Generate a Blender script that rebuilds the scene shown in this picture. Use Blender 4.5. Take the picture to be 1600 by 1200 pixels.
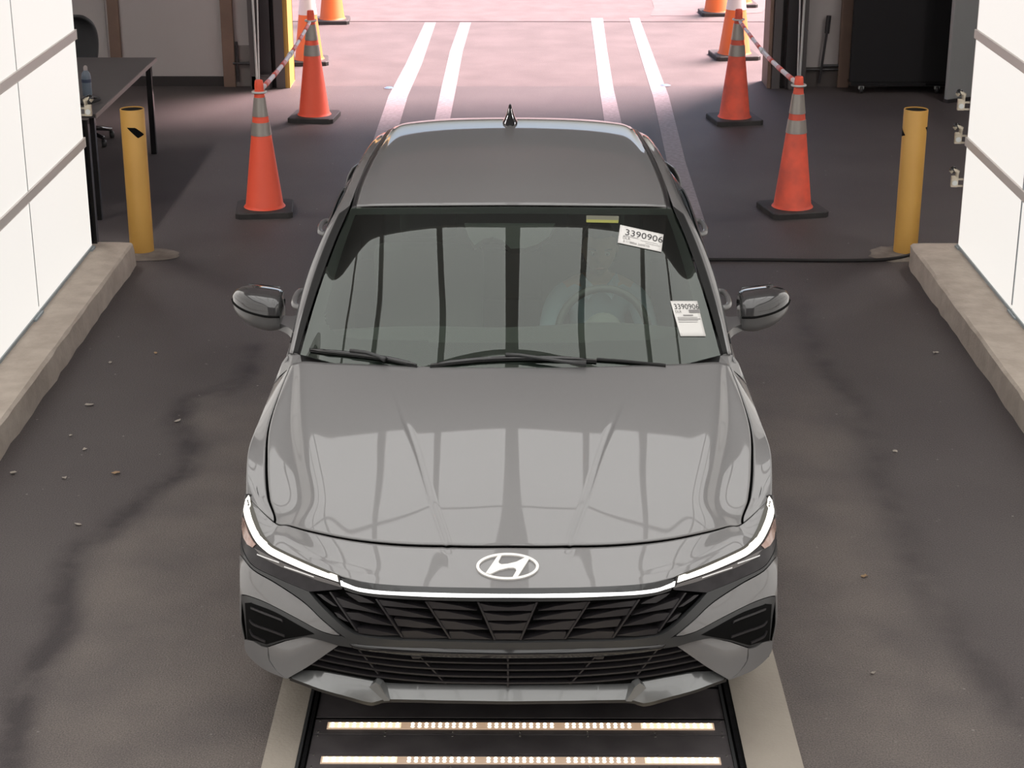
import bpy, bmesh, math, random
import numpy as np
from mathutils import Vector, Matrix
from mathutils.geometry import delaunay_2d_cdt
from mathutils.bvhtree import BVHTree

random.seed(7); rng = np.random.default_rng(7)
for o in list(bpy.data.objects): bpy.data.objects.remove(o)
SC = bpy.context.scene
COL = SC.collection
R = math.radians

# ------------------------------------------------------------------ camera
FPX = 2850.0                                   # focal length in pixels of the 1600 px wide frame
PITCH = math.atan2(1047, FPX)
YAW = math.atan2(15, FPX / math.cos(PITCH))
CAM = Vector((0.0393, -5.13, 3.25))
FW = Vector((-math.sin(YAW)*math.cos(PITCH), math.cos(YAW)*math.cos(PITCH), -math.sin(PITCH)))
RT = Vector((math.cos(YAW), math.sin(YAW), 0)); UP = RT.cross(FW)
cd = bpy.data.cameras.new('camera'); cam = bpy.data.objects.new('camera', cd); COL.objects.link(cam)
cam.location = CAM; cam.rotation_euler = (math.pi/2 - PITCH, 0, YAW)
cd.sensor_width = 36; cd.lens = FPX*36/1600; cd.clip_end = 300
SC.camera = cam

def ray(u, v): return FW + RT*((u-800)/FPX) - UP*((v-600)/FPX)
def at(u, v, x=None, y=None, z=None):
    d = ray(u, v)
    t = (x-CAM.x)/d.x if x is not None else (y-CAM.y)/d.y if y is not None else (z-CAM.z)/d.z
    return CAM + d*t

# ------------------------------------------------------------------ world, sun, exposure
w = bpy.data.worlds.new('sky'); SC.world = w; w.use_nodes = True
nt = w.node_tree; bg = nt.nodes['Background']
sky = nt.nodes.new('ShaderNodeTexSky'); sky.sky_type = 'NISHITA'; sky.sun_disc = False
sky.sun_elevation = R(50); sky.sun_rotation = R(75); sky.air_density = 0.8; sky.dust_density = 6
nt.links.new(sky.outputs[0], bg.inputs[0]); bg.inputs[1].default_value = 0.42
sd = bpy.data.lights.new('sun', 'SUN'); sun = bpy.data.objects.new('sun', sd); COL.objects.link(sun)
sd.energy = 15.5; sd.angle = R(24); sd.color = (1.0, 0.70, 0.715)
sun.rotation_euler = Vector((-0.45, -0.42, -0.79)).to_track_quat('-Z', 'Y').to_euler()
SC.view_settings.view_transform = 'Standard'; SC.view_settings.look = 'None'
SC.view_settings.exposure = 0.0; SC.view_settings.gamma = 1.0; SC.view_settings.use_curve_mapping = False

CEIL_E = 1.75          # radiance of the ceiling light panels
WALL_E = 0.89         # radiance of the side light panels

# ------------------------------------------------------------------ materials
MATS = {}
def mat(name, col, rough=.5, metal=0, coat=0, emit=0, ecol=None, noise=None, bump=None, spec=.5, coatr=.03):
    """noise=(scale, amount, second colour); bump=(scale, strength)"""
    if name in MATS: return MATS[name]
    m = bpy.data.materials.new(name); m.use_nodes = True
    n = m.node_tree; b = n.nodes['Principled BSDF']; L = n.links
    b.inputs['Base Color'].default_value = (*col, 1); b.inputs['Roughness'].default_value = rough
    b.inputs['Metallic'].default_value = metal; b.inputs['Coat Weight'].default_value = coat
    b.inputs['Coat Roughness'].default_value = coatr; b.inputs['Specular IOR Level'].default_value = spec
    if emit:
        b.inputs['Emission Color'].default_value = (*(ecol or col), 1); b.inputs['Emission Strength'].default_value = emit
    tc = None
    if noise or bump: tc = n.nodes.new('ShaderNodeTexCoord')
    if noise:
        t = n.nodes.new('ShaderNodeTexNoise'); t.inputs['Scale'].default_value = noise[0]; t.inputs['Detail'].default_value = 6
        L.new(tc.outputs['Object'], t.inputs['Vector'])
        r = n.nodes.new('ShaderNodeValToRGB'); r.color_ramp.elements[0].position = .35; r.color_ramp.elements[1].position = .68
        r.color_ramp.elements[0].color = (*col, 1)
        c2 = noise[2]; r.color_ramp.elements[1].color = (*[a+(c-a)*noise[1] for a, c in zip(col, c2)], 1)
        L.new(t.outputs['Fac'], r.inputs['Fac']); L.new(r.outputs['Color'], b.inputs['Base Color'])
    if bump:
        t = n.nodes.new('ShaderNodeTexNoise'); t.inputs['Scale'].default_value = bump[0]; t.inputs['Detail'].default_value = 4
        L.new(tc.outputs['Object'], t.inputs['Vector'])
        bp = n.nodes.new('ShaderNodeBump'); bp.inputs['Strength'].default_value = bump[1]; bp.inputs['Distance'].default_value = .01
        L.new(t.outputs['Fac'], bp.inputs['Height']); L.new(bp.outputs['Normal'], b.inputs['Normal'])
    MATS[name] = m; return m

paint = mat('car_paint', (.165, .162, .162), .38, .10, 1.0, noise=(900, .25, (.225, .221, .223)))
paint.node_tree.nodes['Principled BSDF'].inputs['Coat IOR'].default_value = 1.56
glossblack = mat('gloss_black', (.012, .012, .013), .08, coat=.6)
satin = mat('satin_dark', (.040, .041, .042), .32)
grilleplastic = mat('grille_plastic', (.021, .019, .021), .38)
cavity = mat('cavity_black', (.004, .004, .004), .8, spec=.1)
rubber = mat('rubber', (.012, .012, .012), .75, bump=(60, .1))
chrome = mat('chrome', (.86, .86, .87), .08, 1.0)
silverwhite = mat('badge_silver', (.80, .78, .75), .35, .15)
silverpaint = mat('silver_skid', (.21, .215, .215), .3, .3, .6)
alloy = mat('alloy', (.35, .35, .36), .3, .9)
drlm = mat('daylight_lamp', (1, .96, .88), .3, emit=1.35, ecol=(1, .95, .84))
amber = mat('reflector_pink', (.42, .25, .20), .2, .3, .8, noise=(40, .6, (.65, .5, .45)))
lampin = mat('lamp_inner', (.016, .014, .016), .30, 0, 0, noise=(30, .5, (.035, .031, .035)), spec=.35)
lampgrey = mat('lamp_grey', (.11, .10, .098), .25, .4, .8)
interior = mat('interior_dark', (.15, .145, .14), .75)
seatcloth = mat('seat_cloth', (.14, .137, .135), .85)
redlamp = mat('tail_red', (.35, .01, .01), .15, 0, .8)

def glass_mat(name, tint, ior=1.5):
    m = bpy.data.materials.new(name); m.use_nodes = True; n = m.node_tree; L = n.links
    n.nodes.remove(n.nodes['Principled BSDF'])
    tr = n.nodes.new('ShaderNodeBsdfTransparent'); tr.inputs[0].default_value = (*tint, 1)
    gl = n.nodes.new('ShaderNodeBsdfGlossy'); gl.inputs['Roughness'].default_value = .0; gl.inputs[0].default_value = (.95, 1, .955, 1)
    fr = n.nodes.new('ShaderNodeFresnel'); fr.inputs[0].default_value = ior
    mx = n.nodes.new('ShaderNodeMixShader')
    L.new(fr.outputs[0], mx.inputs[0]); L.new(tr.outputs[0], mx.inputs[1]); L.new(gl.outputs[0], mx.inputs[2])
    L.new(mx.outputs[0], n.nodes['Material Output'].inputs[0]); MATS[name] = m; return m
glass = glass_mat('windscreen_glass', (.80, .95, .84), 1.70)
dkglass = glass_mat('side_glass', (.50, .56, .53), 1.5)

# ------------------------------------------------------------------ mesh helpers
def tag(o, label=None, cat=None, group=None, kind=None):
    if label: o['label'] = label
    if cat: o['category'] = cat
    if group: o['group'] = group
    if kind: o['kind'] = kind
    return o
def mk(name, V, F, m, parent=None, smooth=False, label=None):
    me = bpy.data.meshes.new(name); me.from_pydata([tuple(v) for v in V], [], [tuple(f) for f in F]); me.update()
    if smooth: me.polygons.foreach_set('use_smooth', [True]*len(me.polygons))
    me.materials.append(m)
    o = bpy.data.objects.new(name, me); COL.objects.link(o); o.parent = parent
    if label: o['label'] = label
    return o
def empty(name, loc=(0, 0, 0), rz=0):
    o = bpy.data.objects.new(name, None); COL.objects.link(o); o.location = loc; o.rotation_euler = (0, 0, rz); o.empty_display_size = .1
    return o
class MB:
    """collects simple solids into one mesh"""
    def __init__(s): s.v = []; s.f = []
    def add(s, V, F):
        k = len(s.v); s.v += [Vector(v) for v in V]; s.f += [[i+k for i in f] for f in F]; return s
    def box(s, a, b, bev=0):
        (x0, y0, z0), (x1, y1, z1) = a, b
        if bev <= 0:
            return s.add([(x0,y0,z0),(x1,y0,z0),(x1,y1,z0),(x0,y1,z0),(x0,y0,z1),(x1,y0,z1),(x1,y1,z1),(x0,y1,z1)],
                     [(0,3,2,1),(4,5,6,7),(0,1,5,4),(1,2,6,5),(2,3,7,6),(3,0,4,7)])
        bm = bmesh.new(); bmesh.ops.create_cube(bm, size=1)
        for v in bm.verts: v.co = Vector(((x0+x1)/2+v.co.x*(x1-x0), (y0+y1)/2+v.co.y*(y1-y0), (z0+z1)/2+v.co.z*(z1-z0)))
        bmesh.ops.bevel(bm, geom=bm.edges[:], offset=bev, segments=2, affect='EDGES', profile=.6)
        bm.verts.index_update(); V = [v.co.copy() for v in bm.verts]; F = [[v.index for v in f.verts] for f in bm.faces]; bm.free()
        return s.add(V, F)
    def tube(s, path, r, n=10, cap=True, up=None):
        path = [Vector(p) for p in path]; rs = r if isinstance(r, (list, tuple)) else [r]*len(path)
        V = []; F = []; prev = None
        for i, p in enumerate(path):
            d = (path[min(i+1, len(path)-1)] - path[max(i-1, 0)]).normalized()
            a = prev if prev is not None else (Vector((0, 0, 1)) if abs(d.z) < .9 else Vector((1, 0, 0)))
            a = (a - d*a.dot(d)).normalized(); prev = a; b = d.cross(a)
            for k in range(n):
                t = 2*math.pi*k/n; V.append(p + (a*math.cos(t)+b*math.sin(t))*rs[i])
        for i in range(len(path)-1):
            for k in range(n): F.append((i*n+k, i*n+(k+1) % n, (i+1)*n+(k+1) % n, (i+1)*n+k))
        if cap: F += [tuple(reversed(range(n))), tuple(range((len(path)-1)*n, len(path)*n))]
        return s.add(V, F)
    def lathe(s, prof, n=32, c=(0, 0, 0), axis='z', cap=True):
        V = []; F = []
        for r, h in prof:
            for k in range(n):
                t = 2*math.pi*k/n; a, b = r*math.cos(t), r*math.sin(t)
                V.append(Vector(c) + (Vector((a, b, h)) if axis == 'z' else Vector((h, a, b)) if axis == 'x' else Vector((a, h, b))))
        for i in range(len(prof)-1):
            for k in range(n): F.append((i*n+k, i*n+(k+1) % n, (i+1)*n+(k+1) % n, (i+1)*n+k))
        if cap: F += [tuple(reversed(range(n))), tuple(range((len(prof)-1)*n, len(prof)*n))]
        return s.add(V, F)
    def xf(s, M): s.v = [M @ v for v in s.v]; return s
    def mir(s):
        V = [Vector((-v.x, v.y, v.z)) for v in s.v]; F = [list(reversed(f)) for f in s.f]; return s.add(V, F)
    def build(s, name, m, parent=None, smooth=False, label=None): return mk(name, s.v, s.f, m, parent, smooth, label)

def smooth_by_angle(o, ang=35):
    me = o.data
    me.polygons.foreach_set('use_smooth', [True]*len(me.polygons))
    bm = bmesh.new(); bm.from_mesh(me)
    for e in bm.edges:
        if len(e.link_faces) != 2 or e.calc_face_angle(0) > R(ang): e.smooth = False
    bm.to_mesh(me); bm.free(); return o

def crom(P, ts, ghost=None):
    """Catmull-Rom through the rows of P (n, ...) at params ts"""
    P = np.asarray(P, float); n = len(P)
    g0 = ghost if ghost is not None else 2*P[0]-P[1]
    Q = np.concatenate([[g0], P, [2*P[-1]-P[-2]]])
    out = []
    for t in ts:
        i = min(max(int(math.floor(t)), 0), n-2); f = t-i
        a, b, c, d = Q[i], Q[i+1], Q[i+2], Q[i+3]
        out.append(.5*((2*b)+(-a+c)*f+(2*a-5*b+4*c-d)*f*f+(-a+3*b-3*c+d)*f**3))
    return np.array(out)
def nurom(P, ts, kn, mirror=None):
    """the same with uneven knot spacing kn"""
    P = np.asarray(P, float); n = len(P); h = np.diff(np.asarray(kn, float)); sl = [(P[i+1]-P[i])/h[i] for i in range(n-1)]
    m = [None]*n
    for i in range(1, n-1): m[i] = (sl[i-1]*h[i]+sl[i]*h[i-1])/(h[i-1]+h[i])
    m[0] = (P[1]-mirror[1])/(2*h[0]) if mirror is not None else sl[0]*1.5-m[1]*.5
    m[-1] = sl[-1]*1.5-m[-2]*.5
    out = []
    for t in ts:
        i = min(max(int(math.floor(t)), 0), n-2); f = t-i
        out.append((2*f**3-3*f*f+1)*P[i]+(f**3-2*f*f+f)*h[i]*m[i]+(-2*f**3+3*f*f)*P[i+1]+(f**3-f*f)*h[i]*m[i+1])
    return np.array(out)
def surf(ctrl, us, vs, sym=False):
    """ctrl[row][col]; us along columns, vs along rows -> (len(vs), len(us), 3)"""
    C = np.asarray(ctrl, float)
    cols = C.transpose(1, 0, 2)
    gh = None
    if sym: gh = cols[1]*np.array([-1, 1, 1])
    A = crom(cols, us, gh)              # (nu, rows, 3)
    return crom(A.transpose(1, 0, 2), vs)
def gmesh(G, flip=False):
    nv, nu = G.shape[:2]; V = [Vector(p) for p in G.reshape(-1, 3)]; F = []
    for j in range(nv-1):
        for i in range(nu-1):
            q = (j*nu+i, j*nu+i+1, (j+1)*nu+i+1, (j+1)*nu+i); F.append(q[::-1] if flip else q)
    return V, F
def weld(o, d=.0006):
    bm = bmesh.new(); bm.from_mesh(o.data); bmesh.ops.remove_doubles(bm, verts=bm.verts, dist=d)
    bmesh.ops.recalc_face_normals(bm, faces=bm.faces); bm.to_mesh(o.data); bm.free(); return o
def outward(o, c=(0, 2.2, .55)):
    """turn an open sheet so that its faces look away from c"""
    me = o.data; c = Vector(c); s = sum((p.center-c).normalized().dot(p.normal)*p.area for p in me.polygons)
    if s < 0: me.flip_normals()
    return o
def solid(o, t):
    md = o.modifiers.new('thickness', 'SOLIDIFY'); md.thickness = t; md.offset = -1; return o
def sheet(name, G, m, parent, mirror=None, t=.004, sm=True):
    """grid sheet; mirror None | 'join' | 'copy'"""
    V, F = gmesh(G)
    if mirror == 'join':
        k = len(V); V = V+[Vector((-v.x, v.y, v.z)) for v in V]; F = F+[tuple(i+k for i in reversed(f)) for f in F]
        o = weld(mk(name, V, F, m, parent, sm)); outward(o); solid(o, t); return [o]
    o = outward(mk(name, V, F, m, parent, sm)); solid(o, t); out = [o]
    if mirror == 'copy':
        o2 = outward(mk(name, [Vector((-v.x, v.y, v.z)) for v in V], [tuple(reversed(f)) for f in F], m, parent, sm)); solid(o2, t); out.append(o2)
    return out
def chain(pts, n=5):
    """smooth open pixel chain"""
    P = [(a, b) for a, b in pts]; ts = np.linspace(0, len(P)-1, (len(P)-1)*n+1)
    return [tuple(p) for p in crom(P, ts)]
# ================================================================== SETTING
# ---- asphalt floor with its stain map (wet crack lines, dusty lane)
def lin(path, y):
    ys = np.array([p.y for p in path]); xs = np.array([p.x for p in path]); k = np.argsort(ys); return np.interp(y, ys[k], xs[k])
crackL = [at(u, v, z=0) for u, v in [(398,540),(384,596),(345,612),(298,622),(276,655),(298,700),(288,738),(236,768),(170,828),(118,858),(96,925),(100,985),(42,1056),(12,1195)]]
crackR = [at(u, v, z=0) for u, v in [(1250,470),(1262,520),(1290,575),(1345,640),(1362,690),(1378,760),(1404,806),(1440,900),(1492,985),(1560,1080),(1604,1125)]]
def fgrid(x0, x1, y0, y1, nx, ny):
    xs = np.linspace(x0, x1, nx); ys = np.linspace(y0, y1, ny); X, Y = np.meshgrid(xs, ys)
    return np.stack([X, Y, np.zeros_like(X)], -1)
def seg_dist(P, path):
    d = np.full(P.shape[0], 9.)
    for a, b in zip(path[:-1], path[1:]):
        A = np.array(a[:2]); B = np.array(b[:2]); ab = B-A
        t = np.clip(((P-A)@ab)/(ab@ab), 0, 1); q = A+t[:, None]*ab; d = np.minimum(d, np.hypot(*(P-q).T))
    return d
def asphalt_mat():
    m = bpy.data.materials.new('asphalt'); m.use_nodes = True; n = m.node_tree; L = n.links; b = n.nodes['Principled BSDF']
    N = n.nodes.new
    geo = N('ShaderNodeTexCoord')
    def noise(s, det=6):
        t = N('ShaderNodeTexNoise'); t.inputs['Scale'].default_value = s; t.inputs['Detail'].default_value = det; L.new(geo.outputs['Object'], t.inputs['Vector']); return t
    def ramp(src, p0, p1, c0=(0,0,0), c1=(1,1,1)):
        r = N('ShaderNodeValToRGB'); r.color_ramp.elements[0].position = p0; r.color_ramp.elements[1].position = p1
        r.color_ramp.elements[0].color = (*c0, 1); r.color_ramp.elements[1].color = (*c1, 1); L.new(src, r.inputs['Fac']); return r.outputs['Color']
    def mix(f, a, bb, mode='MIX'):
        x = N('ShaderNodeMix'); x.data_type = 'RGBA'; x.blend_type = mode
        if isinstance(f, float): x.inputs[0].default_value = f
        else: L.new(f, x.inputs[0])
        for s, k in ((a, 6), (bb, 7)):
            if isinstance(s, tuple): x.inputs[k].default_value = (*s, 1)
            else: L.new(s, x.inputs[k])
        return x.outputs[2]
    base = mix(ramp(noise(1.1).outputs['Fac'], .3, .7), (.072, .060, .060), (.092, .079, .077))
    at_d = N('ShaderNodeAttribute'); at_d.attribute_name = 'dust'
    at_c = N('ShaderNodeAttribute'); at_c.attribute_name = 'crack'
    nn = noise(2.6); dm = N('ShaderNodeMath'); dm.operation = 'MULTIPLY'; L.new(at_d.outputs['Fac'], dm.inputs[0])
    dr = ramp(nn.outputs['Fac'], .18, .62); L.new(dr, dm.inputs[1])
    base = mix(dm.outputs[0], base, (.140, .119, .108))
    cm = N('ShaderNodeMath'); cm.operation = 'MULTIPLY'; L.new(at_c.outputs['Fac'], cm.inputs[0]); L.new(ramp(noise(5).outputs['Fac'], .3, .6), cm.inputs[1])
    base = mix(cm.outputs[0], base, (.042, .034, .035))
    g = noise(170, 3); base = mix(.85, base, mix(ramp(g.outputs['Fac'], .3, .72), (.55, .55, .55), (1.5, 1.5, 1.5)), 'MULTIPLY')
    vo = N('ShaderNodeTexVoronoi'); vo.inputs['Scale'].default_value = 9; L.new(geo.outputs['Object'], vo.inputs['Vector'])
    sp = ramp(vo.outputs['Distance'], .035, .06, (1,1,1), (0,0,0)); mm = N('ShaderNodeMath'); mm.operation = 'MULTIPLY'
    L.new(sp, mm.inputs[0]); L.new(ramp(noise(3.3).outputs['Fac'], .42, .62), mm.inputs[1])
    base = mix(mm.outputs[0], base, (.27, .25, .235))
    L.new(base, b.inputs['Base Color']); b.inputs['Roughness'].default_value = .62; b.inputs['Specular IOR Level'].default_value = .35
    bp = N('ShaderNodeBump'); bp.inputs['Strength'].default_value = .6; bp.inputs['Distance'].default_value = .006
    L.new(noise(140, 4).outputs['Fac'], bp.inputs['Height']); L.new(bp.outputs['Normal'], b.inputs['Normal'])
    MATS['asphalt'] = m; return m
asphalt = asphalt_mat()
DOOR_Y = 11.75
G = fgrid(-7.0, 7.0, -9.0, DOOR_Y, 281, 416)
floor = mk('floor', *gmesh(G), asphalt); tag(floor, 'dark stained asphalt floor of the drive-through bay', kind='structure')
P = G.reshape(-1, 3)[:, :2]
cL = seg_dist(P, crackL); cR = seg_dist(P, crackR)
crack = np.maximum(np.clip(1-cL/.10, 0, 1)*1.3, np.clip(1-cR/.11, 0, 1)*.8)
xl = lin(crackL, P[:, 1]); xr = lin(crackR, P[:, 1])
dust = np.clip((P[:, 0]-xl)/.25+.3, 0, 1)*np.clip((xr-P[:, 0])/.35+.3, 0, 1)*np.clip((5.2-P[:, 1])/2.2, 0, 1)
for nme, arr in (('crack', crack), ('dust', dust)):
    a = floor.data.attributes.new(nme, 'FLOAT', 'POINT'); a.data.foreach_set('value', arr.astype(np.float32))
outm = mat('street_concrete', (.105, .083, .082), .8, noise=(3.5, 1, (.135, .108, .106)), bump=(70, .3))
apron = mat('apron_asphalt', (.082, .065, .064), .75, noise=(2.2, 1, (.108, .087, .086)), bump=(120, .4))
ground = empty('ground', (0, 0, 0)); tag(ground, 'sunlit pavement outside the door', kind='structure')
mk('apron', *gmesh(fgrid(-30, 30, DOOR_Y, 15.52, 2, 2)), apron, ground)
st = MB(); st.box((-30, 15.56, -.1), (30, 70, 0.0)); st.build('street_slab', outm, ground)
MB().box((-30, 15.52, -.1), (30, 15.56, -.012)).build('joint', mat('joint_dark', (.05, .04, .04), .9), ground)
patch = mat('patch_concrete', (.14, .113, .111), .85, noise=(6, 1, (.16, .13, .128)))
pa = [at(u, v, z=.0) for u, v in [(1016, 25), (1022, 12), (1018, 0), (1015, -12), (1220, -12), (1190, 20), (1100, 25)]]
MB().add([(p.x, p.y, .003) for p in pa], [tuple(range(len(pa)))]).build('patch', patch, ground)
# painted lane lines
linep = mat('lane_paint', (.22, .19, .20), .7, noise=(30, 1, (.30, .265, .28)), bump=(140, .3))
for ch in ([(561,285),(588,205),(607,150),(634,100),(664,35)], [(662,285),(679,187),(689,140),(703,80),(719,35)],
           [(957,285),(944,187),(937,140),(930,80),(923,28)], [(1073,345),(1043,256),(1020,150),(1003,95),(983,28)]):
    wd = {561:(42,33,30,25,17), 662:(30,24,23,20,17), 957:(32,26,22,19,19), 1073:(28,29,25,21,16)}[ch[0][0]]
    Lp = [at(u, v, z=.003) for u, v in ch]; Rp = [at(u+q, v, z=.003) for (u, v), q in zip(ch, wd)]
    n = len(Lp); jt = lambda p: p
    o = mk('lane_line', Lp+Rp, [(i, n+i, n+i+1, i+1) for i in range(n-1)], linep, floor); solid(o, .002)
# glints of metal set in the floor at the door
for u, v in ((608, 138), (1040, 134)):
    p = at(u, v, z=0); MB().lathe([(.05, 0), (.05, .006), (.03, .012)], 12, p).build('floor_stud', chrome, floor)

# ---- kerbs
conc = mat('kerb_concrete', (.42, .355, .30), .85, noise=(9, 1, (.52, .45, .385)), bump=(45, .5))
def kerb(x0, x1, nm, lab):
    V = []; F = []; ys = np.linspace(-8.9, 5.87, 120); prof = []
    s = 1 if x1 > x0 else -1       # x0 = lane-side face
    for y in ys:
        j = rng.normal(0, .004); k = rng.normal(0, .003)
        ring = [(x0+j, y, 0), (x0+j*.7+s*.004, y, .09), (x0+s*.008+k, y, .135), (x0+s*.022, y, .148+k*.6), (x0+s*.1, y, .15), (x1, y, .15), (x1, y, 0)]
        V += ring
    n = 7
    for i in range(len(ys)-1):
        for k in range(n): F.append((i*n+k, i*n+(k+1) % n, (i+1)*n+(k+1) % n, (i+1)*n+k))
    F += [tuple(range(n)), tuple(range((len(ys)-1)*n, len(ys)*n))]
    o = weld(mk(nm, V, F, conc)); smooth_by_angle(o, 30); tag(o, lab, kind='structure'); return o
kerb(-2.375, -2.78, 'trim_1', 'low concrete kerb under the light wall by the desk')
kerb(2.465, 2.92, 'trim_2', 'low concrete kerb under the light wall with latches')

# ---- light walls: each panel its own piece
ledw = mat('light_panel_wall', (.08, .08, .08), .5, emit=WALL_E, ecol=(1.0, .955, .90))
railm = mat('panel_rail', (.72, .665, .63), .45)
seamm = mat('panel_seam', (.30, .34, .36), .5)
whitem = mat('white_metal', (.62, .64, .63), .4)
def light_wall(X, s, side, yend, lab):
    root = empty(f'wall_{side}', (X, 0, 0)); tag(root, lab, kind='structure')
    pw, ph = 1.318, .65; zs = [.165+ph*k for k in range(5)]
    for r in range(4):
        for c in range(8):
            y1 = yend-c*pw; a = (0, y1-pw+.008, zs[r]+(.028 if r else .0)); b = (s*.03, y1-.008, zs[r+1]-.028)
            MB().box(a, b, .003).build('light_panel', ledw, root)
    y0 = yend-8*pw
    for r in range(1, 5): MB().box((-s*.012, y0, zs[r]-.027), (s*.03, yend+.004, zs[r]+.027), .003).build('rail', railm, root)
    for r in range(4):
        for c in range(1, 8): MB().box((-s*.003, yend-c*pw-.007, zs[r]+.028), (s*.034, yend-c*pw+.007, zs[r+1]-.028)).build('seam_strip', seamm, root)
    MB().box((-s*.008, y0, .15), (s*.035, yend+.004, .168)).build('bottom_rail', seamm, root)
    MB().box((s*.002, yend-.004, .15), (s*.05, yend+.006, 2.75)).build('end_strip', whitem, root)
    for c in range(0, 4):
        MB().box((-s*.02, yend-c*pw-.14+(.06 if c == 0 else 0), .15), (s*.01, yend-c*pw+.02+(-.02 if c == 0 else 0), .162), .002).build('foot_bracket', seamm, root)
    MB().box((s*.06, y0, .15), (s*.09, yend-.02, 2.75)).build('back_frame', glossblack, root)
    return root
WL = light_wall(-2.612, -1, 'left', 5.735, 'glowing white panel wall beside the desk')
WR = light_wall(2.748, 1, 'right', 5.79, 'glowing white panel wall with latch brackets')
# ---- ceiling of lights over the lane, dark roof above
dark = mat('roof_dark', (.16, .15, .15), .9); deckm = mat('roof_deck', (.40, .385, .39), .9)
Cc = empty('ceiling', (0, 0, 3.42)); tag(Cc, 'ceiling of bright panels over the lane', kind='structure')
ledc = mat('light_panel_ceiling', (.6, .6, .6), .5, emit=CEIL_E, ecol=(1.0, .988, .965))
beam = mat('ceiling_beam', (.75, .73, .72), .7)
C_END = 3.30
for c in range(-5, 5):
    x0 = c*.56; x1 = x0+.56
    for r in range(9):  # last rows, towards the head of the bay, added to light the car's front
        y1 = C_END-r*1.32
        MB().box((x0+(.05 if c == 0 else .026), y1-1.31, 0), (x1-(.05 if c == -1 else .026), y1-.01, .03)).build('light_panel', ledc, Cc)
for c in range(-5, 6):
    h = .05 if c == 0 else .026
    MB().box((c*.56-h, C_END-9*1.32, -.03), (c*.56+h, C_END, .04)).build('beam', beam, Cc)
for r in range(10): MB().box((-2.8, C_END-r*1.32-.014, -.012), (2.8, C_END-r*1.32+.014, .035)).build('cross_strip', beam, Cc)
MB().box((-7, -9, .45), (7, 12.2, .55)).build('roof_deck', deckm, Cc)
# unseen tube lamps added under the roof deck to brighten the side bays
tubem = mat('fill_lamp_tube', (1, 1, 1), .4, emit=125.0, ecol=(1, .94, .90))
for k, (lx, ly) in enumerate(((-4.4, 8.2), (4.6, 8.2), (-4.4, 4.5), (4.6, 4.5))):
    f_ = empty('fill_lamp', (lx, ly, 3.80)); tag(f_, ['added fill lamp over the desk bay', 'added fill lamp before the black screen', 'added fill lamp behind the desk-side light wall', 'added fill lamp behind the latch-side light wall'][k], 'lamp')
    MB().box((-.09, -.75, 0), (.09, .75, .07), .01).build('housing', whitem, f_)
    for x in (-.045, .045): MB().tube([(x, -.72, -.02), (x, .72, -.02)], .02, 12).build('tube', tubem, f_, True)
# ---- building shell
wallw = mat('wall_white', (.47, .435, .425), .8, noise=(2, .5, (.51, .48, .47)))
wood = mat('timber_stud', (.19, .125, .095), .7, noise=(8, .6, (.24, .16, .12)))
grey = mat('grey_steel', (.125, .115, .115), .5, .3)
dgrey = mat('dark_steel', (.05, .047, .05), .5, .3)
yellow = mat('door_jamb_yellow', (.55, .34, .08), .5)
base_d = mat('base_dark', (.035, .03, .03), .8)
for nm, a, b, lab in (('wall_outer_left', (-7.1, -9, 0), (-7, 12.2, 4), 'dark outer wall behind the desk'), ('wall_outer_right', (7, -9, 0), (7.1, 12.2, 4), 'dark outer wall behind the black screen'),
                 ('wall_front', (-7.1, -9.1, 0), (7.1, -9, 4), 'dark wall at the head of the bay')):
    tag(MB().box(a, b).build(nm, dark), lab, kind='structure')
def farwall(name, x0, x1, lab):
    r = empty(name, (0, DOOR_Y, 0)); tag(r, lab, kind='structure'); return r
wl = farwall('wall_back_left', -7, -2.1, 'off-white sheeted wall beside the door, behind the desk')
cuts = [-7, -5.7, -4.9, -3.78, -2.70, -2.42]
for a, b in zip(cuts[:-1], cuts[1:]): MB().box((a+.004, .0, .09), (b-.004, .05, 4)).build('wall_sheet', wallw, wl)
MB().box((-7, -.012, 0), (-2.42, .05, .085)).build('base_strip', base_d, wl)
for x, wd_ in ((-3.70, .05), (-2.66, .055), (-4.9, .05)): MB().box((x-wd_, -.06, .0), (x+wd_, -.001, 4), .004).build('stud', wood, wl)
MB().box((-2.615, -.03, .0), (-2.44, -.002, .38), .01).build('lower_panel', mat('panel_grey', (.22, .2, .19), .8), wl)
m_ = MB(); m_.tube([(-2.58, -.06, .05), (-2.58, -.06, .42)], .012, 8); m_.tube([(-2.62, -.06, .22), (-2.44, -.06, .22)], .012, 8); m_.build('pipe', dgrey, wl)
wr = farwall('wall_back_right', 2.3, 7, 'off-white sheeted wall beside the door, behind the black screen')
for a, b in ((2.56, 2.99), (2.99, 4.2), (4.2, 5.6), (5.6, 7)): MB().box((a+.004, .0, .18), (b-.004, .05, 4)).build('wall_sheet', wallw, wr)
MB().box((2.56, -.012, 0), (7, .05, .175)).build('base_strip', mat('base_brown', (.10, .085, .08), .8), wr)
for x, wd_ in ((3.02, .05), (4.2, .05)): MB().box((x-wd_, -.06, .0), (x+wd_, -.001, 4), .004).build('stud', wood, wr)
m_ = MB(); m_.tube([(2.855, -.05, .66), (2.845, -.05, .50)], .022, 8); m_.tube([(2.845, -.05, .52), (2.80, -.05, .04)], .012, 8)
m_.tube([(2.81, -.04, .20), (3.0, -.04, .20)], .014, 8); m_.tube([(2.6, -.04, .165), (3.0, -.04, .165)], .010, 8); m_.build('pipe', dgrey, wr)
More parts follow.
